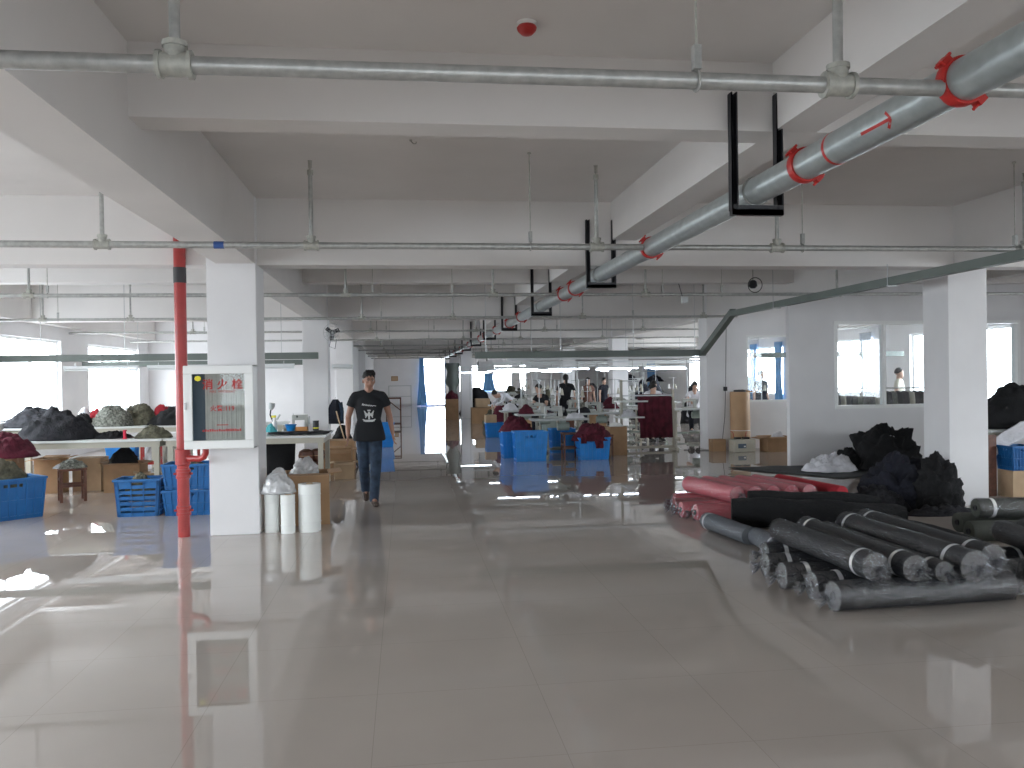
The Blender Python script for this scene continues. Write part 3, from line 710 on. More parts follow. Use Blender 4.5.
    mb.ell(h((0,-.038,-.088)), (.034,.036,.026), 12, 8, Rh)
    if face:
        mb.tube([h((0,-.083,.012)), h((0,-.098,-.012)), h((0,-.108,-.032)), h((0,-.092,-.042))], [.010,.011,.0155,.012], 8)
        for s in (-1,1):
            mb.ell(h((s*.014,-.092,-.036)), (.010,.011,.008), 8, 6); mb.ell(h((s*.076,.008,-.012)), (.009,.020,.032), 10, 8, Rh)
            mb.ell(h((s*.030,-.078,.020)), (.024,.012,.008), 8, 6); mb.ell(h((s*.040,-.058,-.030)), (.022,.020,.022), 8, 6)
        mb.ell(h((0,-.084,-.062)), (.022,.010,.009), 10, 6)
    remesh(mb.build('body', skin, root, True), .0085 if face else .014, 2)
    # hair cap
    mb = MB(); rings = []; n = 22
    for i in range(11):
        th = PI*.60*(i/10.)
        q = []
        for j in range(n):
            a = 2*PI*j/n; ff = max(0, -math.sin(a))      # front
            t2 = min(th, PI*(.62-(.30+.05*math.sin(a*9))*ff**.9)) if not longhair else min(th*1.25, PI*(.80-.46*ff**1.2))
            wob = 1+.10*noise.noise(Vector((math.cos(a)*4,math.sin(a)*4,t2*4)))
            p = Vector((.081*math.sin(t2)*math.cos(a), .101*math.sin(t2)*math.sin(a)+.014, .103*math.cos(t2)+.032))*wob
            q.append(h(p))
        rings.append(q)
    mb.loft(rings[::-1]); mb.build('hair', 'hair', root, 'all')
    if face:
        q = MB()
        for k in range(11):
            x = -.055+.011*k; q.tube([h((x*.7,-.035,.128)), h((x*.95,-.085,.095+.004*math.sin(k*2))), h((x*1.05+.006,-.098+abs(x)*.35,.062-.012*math.sin(k*1.7)))], [.016,.014,.004], 7)
        q.build('fringe', 'hair', root, True)
    if longhair: MB().tube([h((0,.09,.03)), h((0,.12,-.05)), h((0,.11,-.15)), h((0,.10,-.22))], [.035,.04,.03,.012], 10).build('ponytail', 'hair', root, True)
    if face:
        for s in (-1,1):
            MB().ell(h((s*.030,-.086,.004)), (.0135,.006,.0058), 10, 7).build('eye', 'eyew', root, True)
            MB().ell(h((s*.030,-.0915,.004)), (.0062,.002,.0056), 10, 7).build('pupil', 'black', root, True)
            MB().tube([h((s*.012,-.092,.024)), h((s*.030,-.092,.029)), h((s*.050,-.080,.022))], [.003,.0042,.002], 6).build('eyebrow', 'hair', root, True)
        MB().tube([h((-.022,-.086,-.063)), h((0,-.0955,-.060)), h((.022,-.086,-.063))], [.003,.006,.003], 8).build('mouth', 'lip', root, True)
    # shirt
    mb = MB(); torso(mb, 1.04)
    for s in 'lr':
        S, E = V['s'+s], V['e'+s]
        if sleeve <= 1: e = mix(S,E,sleeve); mb.tube([S-Vector((0,0,.012)), mix(S,e,.5), e], [.056,.062,.068], 16)
        else: mb.tube([S, E, V['w'+s]], [.062,.05,.036], 14)
    P, C = V['pelvis'], V['chest']
    mb.tube([P-(C-P)*.36, P-(C-P)*.2, P+(C-P)*.1, P+(C-P)*.4], [(.212*bulk,.165*bulk),(.208*bulk,.160*bulk),(.186*bulk,.130*bulk),(.162*bulk,.11*bulk)], 20, ref=tuple(lat))
    sh = remesh(mb.build('shirt', shirt, root, True), .014, 3)
    # trousers
    mb = MB(); P = V['pelvis']
    mb.tube([P+(C-P)*.05, P-(C-P)*.12, P-(C-P)*.30], [(.158,.112),(.166,.12),(.15,.11)], 18, ref=tuple(latp))
    for s in 'lr': mb.tube([V['h'+s]+Vector((0,0,.02)), mix(V['h'+s],V['k'+s],.4), V['k'+s], mix(V['k'+s],V['a'+s],.5), V['a'+s]+Vector((0,0,-.03))], [.086,.084,.072,.066,.060], 16)
    remesh(mb.build('trousers', pants, root, True), .014, 3)
    for s in 'lr':
        A, T = V['a'+s], V['t'+s]; mb = MB(); d = (T-A); d.z = 0; d = d.normalized() if d.length > .01 else Vector((0,-1,0))
        lt = Vector((-d.y, d.x, 0)); he = A-d*.05
        mb.tube([Vector((he.x,he.y,A.z-.03)), A+Vector((0,0,-.025)), mix(A,T,.5)+Vector((0,0,-.012)), T+Vector((0,0,.002)), T+d*.045+Vector((0,0,-.004))], [(.036,.038),(.043,.050),(.045,.040),(.045,.030),(.026,.020)], 14, ref=tuple(lt))
        remesh(mb.build('shoe', shoes, root, True), .012, 2)
    return root, sh, V

# ------------------------------------------------------------------ furniture
def worktable(label, x0, x1, y0, y1, h=.8, m='bench', group='long worktables', nl=2):
    t = thing('worktable', label, 'table', (x0, y0, 0), 0, group); W, D = x1-x0, y1-y0
    MB().bb(0,W,0,D,h-.03,h).build('table_top', m, t, bevel=.004)
    MB().bb(.03,W-.03,.03,.06,h-.11,h-.03).bb(.03,W-.03,D-.06,D-.03,h-.11,h-.03).bb(.03,.06,.06,D-.06,h-.11,h-.03).bb(W-.06,W-.03,.06,D-.06,h-.11,h-.03).build('apron', 'leg', t)
    for i in range(nl):
        for y in (.05, D-.12):
            x = .05 + (W-.17)*i/(nl-1); MB().bb(x,x+.07,y,y+.07,0,h-.11).build('leg', 'leg', t)
    return t
worktable('front worktable on the left, its left half beside the blue crates', -5.75, -3.42, 12.5, 13.75)
worktable('front worktable on the left, the right half ending near the walking man', -3.40, -1.14, 12.5, 13.75)
worktable('rear worktable on the left, by the window end', -7.2, -4.75, 16.3, 17.2)
worktable('rear worktable on the left, reaching behind the hydrant column', -4.7, -2.25, 16.3, 17.2)

# ------------------------------------------------------------------ left side goods
heap('cloth_heap', 'big black heap of cloth on the front left worktable', 'cloth heap', (-4.98,13.0,.80), .56, .42, .42, 'dk', 2)
heap('cloth_heap', 'small flat black scrap on the front left worktable right of the big black heap', 'cloth heap', (-4.22,12.95,.80), .30, .2, .10, 'bk', 31)
heap('cloth_heap', 'small olive heap of cloth on the front worktable left of the red riser', 'cloth heap', (-3.62,12.85,.80), .26, .2, .17, 'ol', 3)
heap('cloth_heap', 'charcoal heap of cloth at the window end of the rear left worktable', 'cloth heap', (-6.75,16.75,.80), .62, .34, .36, 'dk', 4)
heap('cloth_heap', 'speckled grey-green heap of cloth on the rear left worktable', 'cloth heap', (-5.42,16.68,.80), .40, .30, .40, 'sp', 5)
heap('cloth_heap', 'olive heap of cloth behind the speckled heap on the rear left worktable', 'cloth heap', (-5.02,16.92,.80), .38, .24, .43, 'ol', 6)
heap('cloth_heap', 'long black heap of cloth on the rear left worktable beside the red riser', 'cloth heap', (-4.22,16.75,.80), .62, .32, .36, 'bk', 7)
heap('cloth_heap', 'black heap of cloth between the charcoal and speckled heaps on the rear worktable', 'cloth heap', (-5.92,16.62,.80), .22, .2, .26, 'bk', 8)
heap('cloth_scrap', 'red cloth showing left of the speckled heap on the rear worktable', 'cloth heap', (-5.82,17.0,.80), .2, .12, .30, 'redc', 9)
heap('cloth_scrap', 'red cloth peeping out above the long black heap', 'cloth heap', (-4.62,17.0,.80), .26, .12, .38, 'redc', 10)
heap('plastic_bag', 'white plastic bag standing behind the charcoal heap', 'bag', (-6.05,17.0,.80), .2, .14, .32, 'wh', 11)
t = thing('cloth_post', 'pink and white bobbin standing on the front left worktable', 'bobbin', (-3.98,12.72,.8))
MB().lathe([(.03,0),(.03,.01),(.018,.015),(.022,.06),(.018,.11),(.03,.115),(.03,.125)], n=14).build('bobbin', 'pink', t, True)

crate('blue plastic crate alone at the left picture edge, heaped with brown cloth', (-4.76,10.82,0), .72,.52,.48, .75, 'v', 'blued')
heap('cloth_heap', 'brown-olive cloth heaped in the leftmost blue crate', 'cloth heap', (-4.82,10.88,.30), .34, .26, .40, 'ol', 12, .6)
carton('cardboard box under the maroon heap at the left edge', (-5.35,11.95,0), .5,.5,.62, .1, 'card', False)
heap('cloth_heap', 'maroon heap of cloth on a cardboard box at the left edge', 'cloth heap', (-5.28,11.95,.64), .44, .34, .32, 'mar', 13)
crate('slotted blue plastic crate with olive cloth, left of the stacked pair by the riser', (-3.19,10.78,0), .52,.40,.44, .04, 'h', 'blued')
heap('cloth_heap', 'olive-grey cloth filling the slotted blue crate', 'cloth heap', (-3.19,10.78,.24), .21, .15, .25, 'ol', 14)
crate('lower blue plastic crate of the stacked pair behind the red riser', (-2.60,10.75,0), .56,.42,.30, 0, 'v', 'blued')
crate('upper blue plastic crate of the stacked pair behind the red riser', (-2.60,10.75,.31), .56,.42,.30, 0, 'v', 'blued')
heap('cloth_heap', 'brown cloth in the upper crate of the stacked pair', 'cloth heap', (-2.58,10.75,.40), .23, .16, .28, 'ol', 15)
carton('cardboard box on the floor between the leftmost crate and the stool', (-5.20,13.3,0), .36,.40,.50, .1, 'card', True)
carton('cardboard box on the floor behind the wooden stool', (-4.72,13.5,0), .40,.36,.48, 0, 'card2', False)
carton('open cardboard box holding the black bag under the front left worktable', (-4.12,13.2,0), .50,.42,.42, 0, 'card', True, flap=.08)
heap('bundle', 'big black bundle stuffed in the open box under the front left worktable', 'bundle', (-4.15,13.2,.30), .24, .19, .36, 'bk', 16, 0, None, .8)
carton('small tilted cardboard box with plastic film under the front left worktable', (-3.58,12.95,0), .42,.34,.28, .3, 'card2', True)
heap('plastic_film', 'crumpled clear film in the small tilted box', 'plastic film', (-3.58,12.95,.15), .17, .13, .24, 'filmw', 17)
stool('dark red wooden stool standing between boxes before the front left worktable', (-4.53,12.25,0), .45, .34, .45)
heap('cloth_heap', 'grey-green cloth lying on the dark red stool', 'cloth heap', (-4.53,12.25,.452), .20, .18, .11, 'sp', 18)
heap('plastic_film', 'clear film lying against the grey-green cloth on the stool', 'plastic film', (-4.66,12.16,.455), .08, .08, .06, 'filmw', 19)
crate('blue plastic crate under the rear left worktable', (-5.25,16.7,0), .5,.4,.40, 0, 'v', 'blue')
heap('plastic_bag', 'white plastic bag on the floor under the rear left worktable', 'bag', (-4.75,16.6,0), .2, .2, .42, 'wh', 20)
for i, (x, y) in enumerate(((-4.35,15.3), (-3.75,15.45))):
    stool('red stool behind the front left worktable, ' + ('left' if i == 0 else 'right') + ' one of two', (x, y, 0), .2, .34, .62, 'red', 'red stools')

# right part of the front table
cm = MB(); cloth_sheet(cm, 24, 8, lambda u, v: (-2.0+.88*u, 12.72+.55*v, .815+.02*noise.noise(Vector((u*7,v*3,1)))+.012), .008)
tag(cm.build('cloth_sheet', 'dk', None, 'all'), 'dark cloth lying flat on the front worktable right of the hydrant column', 'cloth')
heap('plastic_bag', 'teal plastic bag on the front worktable beside the hydrant column', 'bag', (-1.98,12.88,.845), .10, .09, .12, 'cyan', 21)
t = thing('bottle', 'white spray bottle behind the teal bag', 'bottle', (-1.95,13.12,.845))
MB().lathe([(.035,0),(.037,.02),(.037,.13),(.015,.17),(.013,.20)], n=16).build('bottle_body', 'paper', t, True); MB().bb(-.045,.02,-.012,.012,.20,.235).build('spray_head', 'yel', t, bevel=.004)
t = thing('basket', 'small blue basket on the front worktable', 'basket', (-1.70,13.0,.845))
MB().lathe([(.055,0),(.08,.09),(.086,.09),(.086,.10),(.074,.10),(.05,.008)], n=24).build('basket_body', 'blue', t, True); MB().ring((0,0,.095),(0,0,1),.083,.006).build('rim', 'blued', t, True)
t = thing('parts_tray', 'orange tray on the front worktable beside the blue basket', 'tray', (-1.53,12.95,.845))
MB().bb(-.09,.09,-.07,.07,0,.008).bb(-.09,.09,-.07,-.062,0,.06).bb(-.09,.09,.062,.07,0,.06).bb(-.09,-.082,-.07,.07,0,.06).bb(.082,.09,-.07,.07,0,.06).build('tray_body', 'orange', t)
t = thing('tin', 'black cylindrical tin on the front worktable near its right end', 'tin', (-1.33,12.98,.845))
MB().lathe([(.045,0),(.045,.135),(.047,.135),(.047,.15),(.0,.15)], n=20).build('tin_body', 'black', t, True); MB().lathe([(.0455,.03),(.0455,.05)], n=20, cap=False).build('label_band', 'yel', t, True)
t = thing('desk_lamp', 'dark bent desk lamp on the front worktable against the hydrant column', 'lamp', (-2.02,13.35,.8))
MB().lathe([(.07,0),(.07,.015),(.02,.025)], n=16).tube([(0,0,.02),(.02,0,.15),(-.03,0,.28),(-.02,0,.36)], .012, 8).build('stand', 'black', t, True)
MB().tube([(-.02,0,.36),(-.01,0,.40),(.0,0,.46)], [.03,.045,.05], 14).tube([(0,0,.2),(.08,-.02,.22),(.12,-.02,.28)], .014, 8).build('lamp_head', 'lgrey', t, True)

def machine(label, loc, rz=0, group='sewing machines', m='mach'):
    t = thing('sewing_machine', label, 'sewing machine', loc, rz, group)
    mb = MB(); mb.box((0,0,.02),(.46,.17,.04)); mb.box((.17,0,.14),(.10,.10,.22)); mb.box((-.01,0,.245),(.42,.085,.085)); mb.box((-.19,0,.19),(.07,.08,.17)); mb.cyl((.17,0,.25),(.17,0,.29),.045)
    mb.build('machine_body', m, t, bevel=.012)
    MB().lathe([(.02,0),(.062,.005),(.065,.02),(.062,.035),(.02,.04)], n=18).build('hand_wheel', 'steel', t, True)
    w = t.children[-1] if len(t.children) else None
    for c in kids(t):
        if c.name.startswith('hand_wheel'): c.location = (.225,0,.2); c.rotation_euler = (0,PI/2,0)
    MB().cyl((-.19,0,.045),(-.19,0,.11),.006, n=8).bb(-.20,-.18,-.03,.01,.042,.05).cyl((-.19,0,.28),(-.19,0,.31),.012, n=8).build('needle_bar', 'steel', t)
    MB().cyl((-.08,-.045,.26),(-.08,-.055,.26),.02, n=12).build('tension_dial', 'black', t, True)
    return t
t = machine('small white sewing machine on the front worktable behind the orange tray', (-1.60,13.35,.8), 0, 'sewing machines')
t.scale = (.55,.6,.95)
t = thing('storage_bin', 'black fabric bin under the right half of the front worktable', 'bin', (-1.88,13.15,0))
MB().lathe([(.20,0),(.23,.66),(.235,.66),(.235,.68),(.22,.68),(.19,.02)], n=28).build('bin_body', 'bk', t, True); MB().ring((0,0,.67),(0,0,1),.232,.01,28).build('rim', 'black', t, True)
stool('wooden stool carrying brown cushions under the right end of the front worktable', (-1.42,13.12,0), 0, .34, .36)
for i, (dx) in enumerate((-.07,.09)):
    t = thing('cushion', 'round brown cushion on the stool under the worktable, ' + ('left' if i == 0 else 'right') + ' one', 'cushion', (-1.42+dx,13.08+.09*i,.36), 0, 'brown cushions')
    MB().lathe([(.02,.0),(.08,.01),(.11,.06),(.115,.11),(.10,.17),(.05,.20),(.0,.20)], n=22).build('cushion_body', 'wood', t, True)
    MB().ring((0,0,.105),(0,0,1),.114,.006,24).build('piping', 'card', t, True)

# white rolls in front of the cardboard box at the column foot
def foam(label, x, y, r, h, k=0, bundle=False):
    t = thing('foam_roll', label, 'roll', (x,y,0), 0, 'standing white rolls'); n = 26
    rings = [[((r*(1+.03*noise.noise(Vector((math.cos(2*PI*j/n)*2,math.sin(2*PI*j/n)*2,z*4+k)))+(.10*abs(math.sin(2*PI*j/n*1.5+.6)) if bundle else 0)))*math.cos(2*PI*j/n), (r*(1+.03*noise.noise(Vector((math.cos(2*PI*j/n)*2,math.sin(2*PI*j/n)*2,z*4+k)))+(.10*abs(math.sin(2*PI*j/n*1.5+.6)) if bundle else 0)))*math.sin(2*PI*j/n), z) for j in range(n)] for z in [h*q/8 for q in range(9)]]
    MB().loft(rings).build('foam_body', 'foam', t, True)
    MB().lathe([(.025,h),(.035,h),(.035,h+.008),(.025,h+.008)], n=16).build('core_tube', 'card2', t, True)
    mb = MB()
    for z in (h*.2, h*.78): mb.ring((0,0,z),(0,0,1),r*(1.08 if bundle else 1.01),.004,24,5)
    mb.build('tape', 'frame', t, True)
foam('white roll standing nearest the hydrant column', -1.415, 9.22, .076, .40, 1)
foam('white roll standing in the middle of the three at the column foot', -1.235, 9.12, .074, .40, 5)
foam('thick bundle of white rolls standing rightmost at the column foot', -1.02, 9.20, .108, .50, 9, True)
carton('open cardboard box behind the white rolls at the column foot', (-1.10,9.78,0), .46,.46,.56, .12, 'card', True)
heap('plastic_bag', 'cloudy plastic bag lying on top of the two thin white rolls', 'bag', (-1.34,9.20,.41), .19, .15, .26, 'filmw', 22)
heap('plastic_bag', 'clear plastic bag bulging out of the open box behind the white rolls', 'bag', (-1.14,9.82,.40), .21, .19, .33, 'filmw', 23)
carton('small cardboard box on the floor right of the front worktable', (-1.0,14.05,0), .32,.3,.26, .1, 'card2', True)
carton('white-edged cardboard box behind the front worktable near the walking man', (-1.12,14.7,0), .42,.4,.42, 0, 'card', True)
carton('tall brown cardboard box beyond the front worktable', (-1.2,15.5,0), .6,.5,.52, 0, 'card', False)
heap('cloth_drape', 'low stand covered in black cloth behind the walking man', 'cloth', (-1.21,16.62,.0), .32, .42, .70, 'bk', 24, lump=.5)
t = thing('mop', 'mop with a pale handle leaning by the second left column', 'mop', (-1.1,15.9,0))
MB().cyl((.12,-.12,.05),(-.17,.18,1.02), .012, n=8).build('handle', 'card2', t, True)
MB().lathe([(.09,.0),(.06,.05),(.02,.08)], (.13,-.13,0), 14).build('mop_head', 'wh', t, True)
t = thing('hanging_coat', 'black and blue coat hanging on the second left column behind the walking man', 'coat', (-1.36,17.0,1.22))
n = 20; rings = []
for i in range(9):
    z = -.06*i; w = .05+.09*min(1,i/2.5); rings.append([(w*math.cos(2*PI*j/n)*(1+.15*math.cos(5*2*PI*j/n)), .06*math.sin(2*PI*j/n)*(1+.2*math.sin(4*2*PI*j/n)), z) for j in range(n)])
MB().loft(rings).build('coat_body', 'nv', t, True); MB().tube([(0,.0,.0),(0,.02,.03),(0,.1,.04)], .006, 6).build('hook', 'steel', t)
MB().tube([(.09,0,-.06),(.12,0,-.25),(.12,-.01,-.42)], [.05,.045,.035], 10).build('sleeve', 'jean', t, True)
# behind the man: crates and frame, far wall
crate('lower blue crate behind the walking man on the far aisle side', (-.55,20.4,0), .56,.42,.28, 0, 'v', 'blue')
crate('upper blue crate behind the walking man on the far aisle side', (-.55,20.4,.29), .56,.42,.28, 0, 'v', 'blue')
t = thing('trolley_frame', 'dark metal trolley frame standing on the left side of the far aisle', 'trolley', (-.62,28.0,0))
MB().bb(0,.04,0,.04,0,1.0).bb(.46,.5,0,.04,0,1.0).bb(0,.5,0,.04,.96,1.0).build('end_frame', 'wood', t)
MB().bb(0,.04,.7,.74,0,1.0).bb(.46,.5,.7,.74,0,1.0).bb(0,.5,.7,.74,.96,1.0).build('end_frame', 'wood', t)
mb = MB().bb(0,.5,0,.74,.12,.15); bar3(mb, (.04,.02,.95),(.46,.02,.6),.03,.03); mb.build('deck', 'wood', t)
t = thing('wall_notice', 'small brown notice on the far white wall above the board', 'notice', (-.58,YF-.02,1.66))
MB().bb(-.2,.2,0,.015,-.14,.14).build('board', 'card', t); MB().bb(-.16,.16,-.002,0,-.08,.09).build('notice_print', 'card2', t)
t = thing('wall_board', 'white board with grey outline leaning at the far end wall', 'board', (-.95,YF-.08,0))
MB().bb(.0,1.35,.02,.05,.1,1.25).build('panel', 'wall', t)
MB().bb(0,1.35,0,.02,1.2,1.25).bb(0,1.35,0,.02,.58,.62).bb(0,.05,0,.02,0,1.25).bb(1.3,1.35,0,.02,0,1.25).build('edge_frame', 'lgrey', t)

def curtain(label, c, w0, w1, w2, h, axis='x', m='curt'):
    t = thing('curtain', label, 'curtain', c, 0 if axis == 'x' else PI/2, 'blue curtains')
    rings = []; n = 40
    for i in range(15):
        f = i/14; w = (w0*(1-f*2)+w1*f*2) if f < .5 else (w1*(2-2*f)+w2*(2*f-1)); z = h*(1-f)
        rings.append([(w/2*math.cos(2*PI*j/n), (.05+.02*math.sin(9*2*PI*j/n+f))*math.sin(2*PI*j/n)+.018*math.sin(w/w2*0+14*math.cos(2*PI*j/n)), z) for j in range(n)])
    MB().loft(rings).build('drape', m, t, 'all')
    MB().bb(-w0/2-.03, w0/2+.03, -.01,.01,h,h+.02).build('curtain_rail', 'steel', t)
    return t
curtain('tall blue curtain gathered left of the bright glass door at the aisle end', (1.02,YF-.15,.06), .26,.36,.62,2.78)
curtain('blue curtain hanging in front of the far window', (5.0,YF-.15,.85), .7,.5,.8,1.5)
for lb, y in (('pale curtain at the right window wall, nearest the camera',21.2),('pale curtain at the right window wall, second from the camera',24.9),('blue curtain at the right window wall, third from the camera',26.5),('blue curtain at the right window wall, fourth from the camera',28.5)):
    curtain(lb, (WR-.12,y,.55), .5,.30,.55,2.1, 'y', 'pcurt' if y < 26 else 'curt')
curtain('pale blue curtain on the right wall beyond the sewing rows', (WR-.12,41.0,.6), 1.3,1.1,1.2,1.7, 'y')
t = thing('duct_box', 'white hanging ventilation box over the far sewing rows', 'ventilation box', (3.75,38.5,1.75))
MB().bb(-.42,.30,-.3,.3,.05,.62).build('box', 'wall', t, bevel=.01); MB().cyl((0,0,.62),(0,0,ZC-1.75),.05).build('duct', 'galv', t, True)
MB().lathe([(.22,-.0),(.20,-.05),(.12,-.08)], (.42,0,.25), 18).build('outlet', 'lgrey', t, True)
# grey-green cloth bundle hanging on the middle far column
t = thing('covered_bundle', 'grey-green cloth covered bundle hanging on the left side of the far middle column', 'bundle', (1.93,34.35,0))
rings = []; n = 24
for i in range(17):
    z = .28+1.95*i/16; w = .20+.07*noise.noise(Vector((z*3,1,2)))+(.05 if z > 1.3 else 0); rings.append([((w+.03*noise.noise(Vector((math.cos(2*PI*j/n)*2,z*5,3))))*math.cos(2*PI*j/n), .26*math.sin(2*PI*j/n), z) for j in range(n)])
MB().loft(rings).build('cover_cloth', 'tray', t, True); MB().bb(-.1,.8,.05,.12,2.1,2.18).build('hanging_bar', 'steel', t)
carton('maroon-topped box at the foot of the far middle column', (1.82,33.2,0), .5,.5,.8, 0, 'card', False)
heap('cloth_heap', 'maroon heap on the box beside the far middle column', 'cloth heap', (1.82,33.2,.81), .28,.26,.3, 'mar', 25)
carton('brown box on the floor right of the far middle column', (2.75,30.2,0), .8,.6,.55, 0, 'card', False)
carton('brown box stacked on the box right of the far middle column', (2.75,30.2,.57), .5,.5,.3, 0, 'card2', False)

# ------------------------------------------------------------------ sewing hall
def sewing_table(label, loc, rz=0, L=1.15, group='sewing tables', stand=True, ch=0):
    t = thing('sewing_table', label, 'sewing table', loc, rz, group); D = .55; h = .76
    MB().bb(-L/2,L/2,-D/2,D/2,h-.04,h).build('table_top', 'lgrey', t, bevel=.006)
    for sx in (-1,1):
        mb = MB(); x = sx*(L/2-.12)
        mb.bb(x-.02,x+.02,-.04,.04,.05,h-.04).bb(x-.025,x+.025,-.26,.26,0,.05).bb(x-.02,x+.02,-.22,.22,h-.07,h-.04); mb.build('leg_frame', 'leg', t)
    MB().bb(-L/2+.14,L/2-.14,-.015,.015,.12,.16).box((.0,-.08,.15),(.32,.24,.02),rx=-.3).build('treadle', 'machg', t)
    MB().cyl((-.02,.02,h-.17),(.22,.02,h-.17),.085, n=16).bb(.03,.15,-.05,.09,h-.10,h-.04).build('motor', 'machg', t, True)
    if stand:
        s = MB(); x = L/2-.10; s.cyl((x,.2,h),(x,.2,h+.78),.011, n=8); s.cyl((x-.16,.2,h+.42),(x+.12,.2,h+.42),.008, n=6); s.cyl((x-.16,.2,h+.76),(x+.12,.2,h+.76),.008, n=6); s.cyl((x,.2,h),(x,.2,h+.01),.03, n=10)
        st = s.build('thread_stand', 'steel', t)
        for q, dx in enumerate((-.14,.08)):
            MB().lathe([(.042,0),(.042,.01),(.036,.02),(.018,.13),(.012,.14)], (x+dx,.2,h+.425), 14).build('thread_cone', ['paper','wgrey','paper','mar'][(ch+q)%4], st, True)
    return t
proto = sewing_table('proto', (2.98,17.1,0), .0); proto_m = machine('proto', (2.8,17.08,.76)); proto_m.scale = (.85,)*3
protos_used = False
rowname = {}
def station(x, y, rz, label, mlabel, ml=True):
    global protos_used
    if not protos_used:
        protos_used = True; proto.location = (x,y,0); proto.rotation_euler = (0,0,rz); proto['label'] = label
        proto_m.location = (x-.1*math.cos(rz),y-.1*math.sin(rz),.76); proto_m.rotation_euler = (0,0,rz); proto_m['label'] = mlabel
    else:
        dup(proto, (x,y,0), rz, label)
        if ml: dup(proto_m, (x-.1*math.cos(rz),y-.1*math.sin(rz)-.0,.76), rz, mlabel)
station(3.10,17.02,0,'sewing table nearest the camera, behind the front blue crates','sewing machine on the sewing table nearest the camera')
rows = [('first', 19.4, (3.1,4.45)), ('second', 21.6, (3.0,4.3,5.65)), ('third', 23.6, (3.3,4.7,6.1)), ('fourth', 26.6, (3.2,4.7,8.2)), ('fifth', 29.2, (4.4,6.0,7.8)), ('sixth', 32.2, (4.2,6.0,8.8)), ('seventh', 36.0, (4.6,6.6,8.8))]
pos = ['nearest the aisle', 'second from the aisle', 'third from the aisle', 'fourth from the aisle']
clothm = ['mar','dk','wh','sp','mar','nv','ol']
kk = 0
for rn, y, xs in rows:
    for i, x in enumerate(xs):
        rz = rnd.choice((0,PI)) if i % 2 else 0
        station(x, y+rnd.uniform(-.08,.08), rz, 'sewing table in the %s row beyond the crates, %s' % (rn, pos[i]), 'sewing machine in the %s row beyond the crates, %s' % (rn, pos[i]))
        if rnd.random() < .85:
            m_ = clothm[kk % 7]; kk += 1; s = .16+.08*rnd.random()
            heap('cloth_heap', '%s cloth on a sewing table, %s row, %s' % ({'mar':'maroon','dk':'charcoal','wh':'white','sp':'speckled grey','nv':'navy','ol':'olive'}[m_], rn, pos[i]), 'cloth heap', (x-.33 if rz == 0 else x+.33, y-.08, .762), s, s*.8, .12+.14*rnd.random(), m_, 40+kk, n=36, ring=14)
station(7.25,20.75,0,'sewing table right of the maroon cloth rack, before the white column','sewing machine right of the maroon cloth rack')
station(8.45,20.2,0,'sewing table seen through the alcove window, left one','sewing machine seen through the alcove window, left one')
station(9.85,19.9,0,'sewing table seen through the alcove window, right one','sewing machine seen through the alcove window, right one')
heap('cloth_heap','maroon cloth on the sewing table seen through the alcove window','cloth heap',(9.65,19.55,.80),.36,.16,.24,'mar',60)
heap('cloth_bolt', 'white folded cloth lying on the nearest sewing table', 'cloth', (3.42,16.88,.762), .20,.10,.10, 'wh', 61)
heap('cloth_heap', 'dark cloth at the back of the nearest sewing table', 'cloth heap', (3.2,17.1,.80), .12,.08,.2, 'dk', 62)
for i, (x, y) in enumerate(((3.75,19.5),(3.7,21.7),(4.95,21.5),(4.0,23.7),(5.4,23.5),(3.9,26.7),(5.3,29.1),(6.9,29.3))):
    t = thing('thread_spool_box', 'grey-brown bin of thread between sewing tables, ' + ['first row','second row near the aisle','second row farther in','third row near the aisle','third row farther in','fourth row','fifth row near side','fifth row far side'][i], 'bin', (x,y,0), .2*i, 'thread bins')
    MB().bb(-.14,.14,-.18,.18,0,.62).build('bin_body', ['wood','machg','card'][i%3], t, bevel=.01)
    q = MB()
    for a in (-.07,.07):
        for b in (-.1,0,.1): q.lathe([(.032,.62),(.032,.63),(.016,.74),(.01,.75)], (a,b,0), 10)
    o = q.build('thread_cones', ['paper','mar','wgrey'][i%3], t, True); o['kind'] = 'stuff'
# rows of far goods
for i, (x, y, m_, w, h_) in enumerate(((2.75,27.2,'ol',.3,.55),(4.2,31,'dk',.5,1.0),(5.6,33.4,'ol',.6,1.2),(7.75,34.7,'dk',.6,1.3),(8.8,30.6,'nv',.5,1.35),(9.6,27.4,'dk',.45,1.2),(3.3,38.5,'dk',.8,1.2),(5.3,41.2,'ol',.8,1.2),(7.95,40.6,'sp',.9,1.1),(10.2,34,'nv',.5,1.5))):
    heap('cloth_heap', '%s cloth heap on the far sewing hall floor, %s' % ({'ol':'olive','dk':'charcoal','nv':'navy','sp':'speckled grey'}[m_], ['by the aisle side','behind the fourth row','behind the sixth row','left of the far tall heaps','tall, by the right columns','right of the fourth row','behind the far middle column','before the far windows','beside the far windows','against the right window wall'][i]), 'cloth heap', (x,y,0), w, w*.8, h_, m_, 70+i, n=40, ring=16)

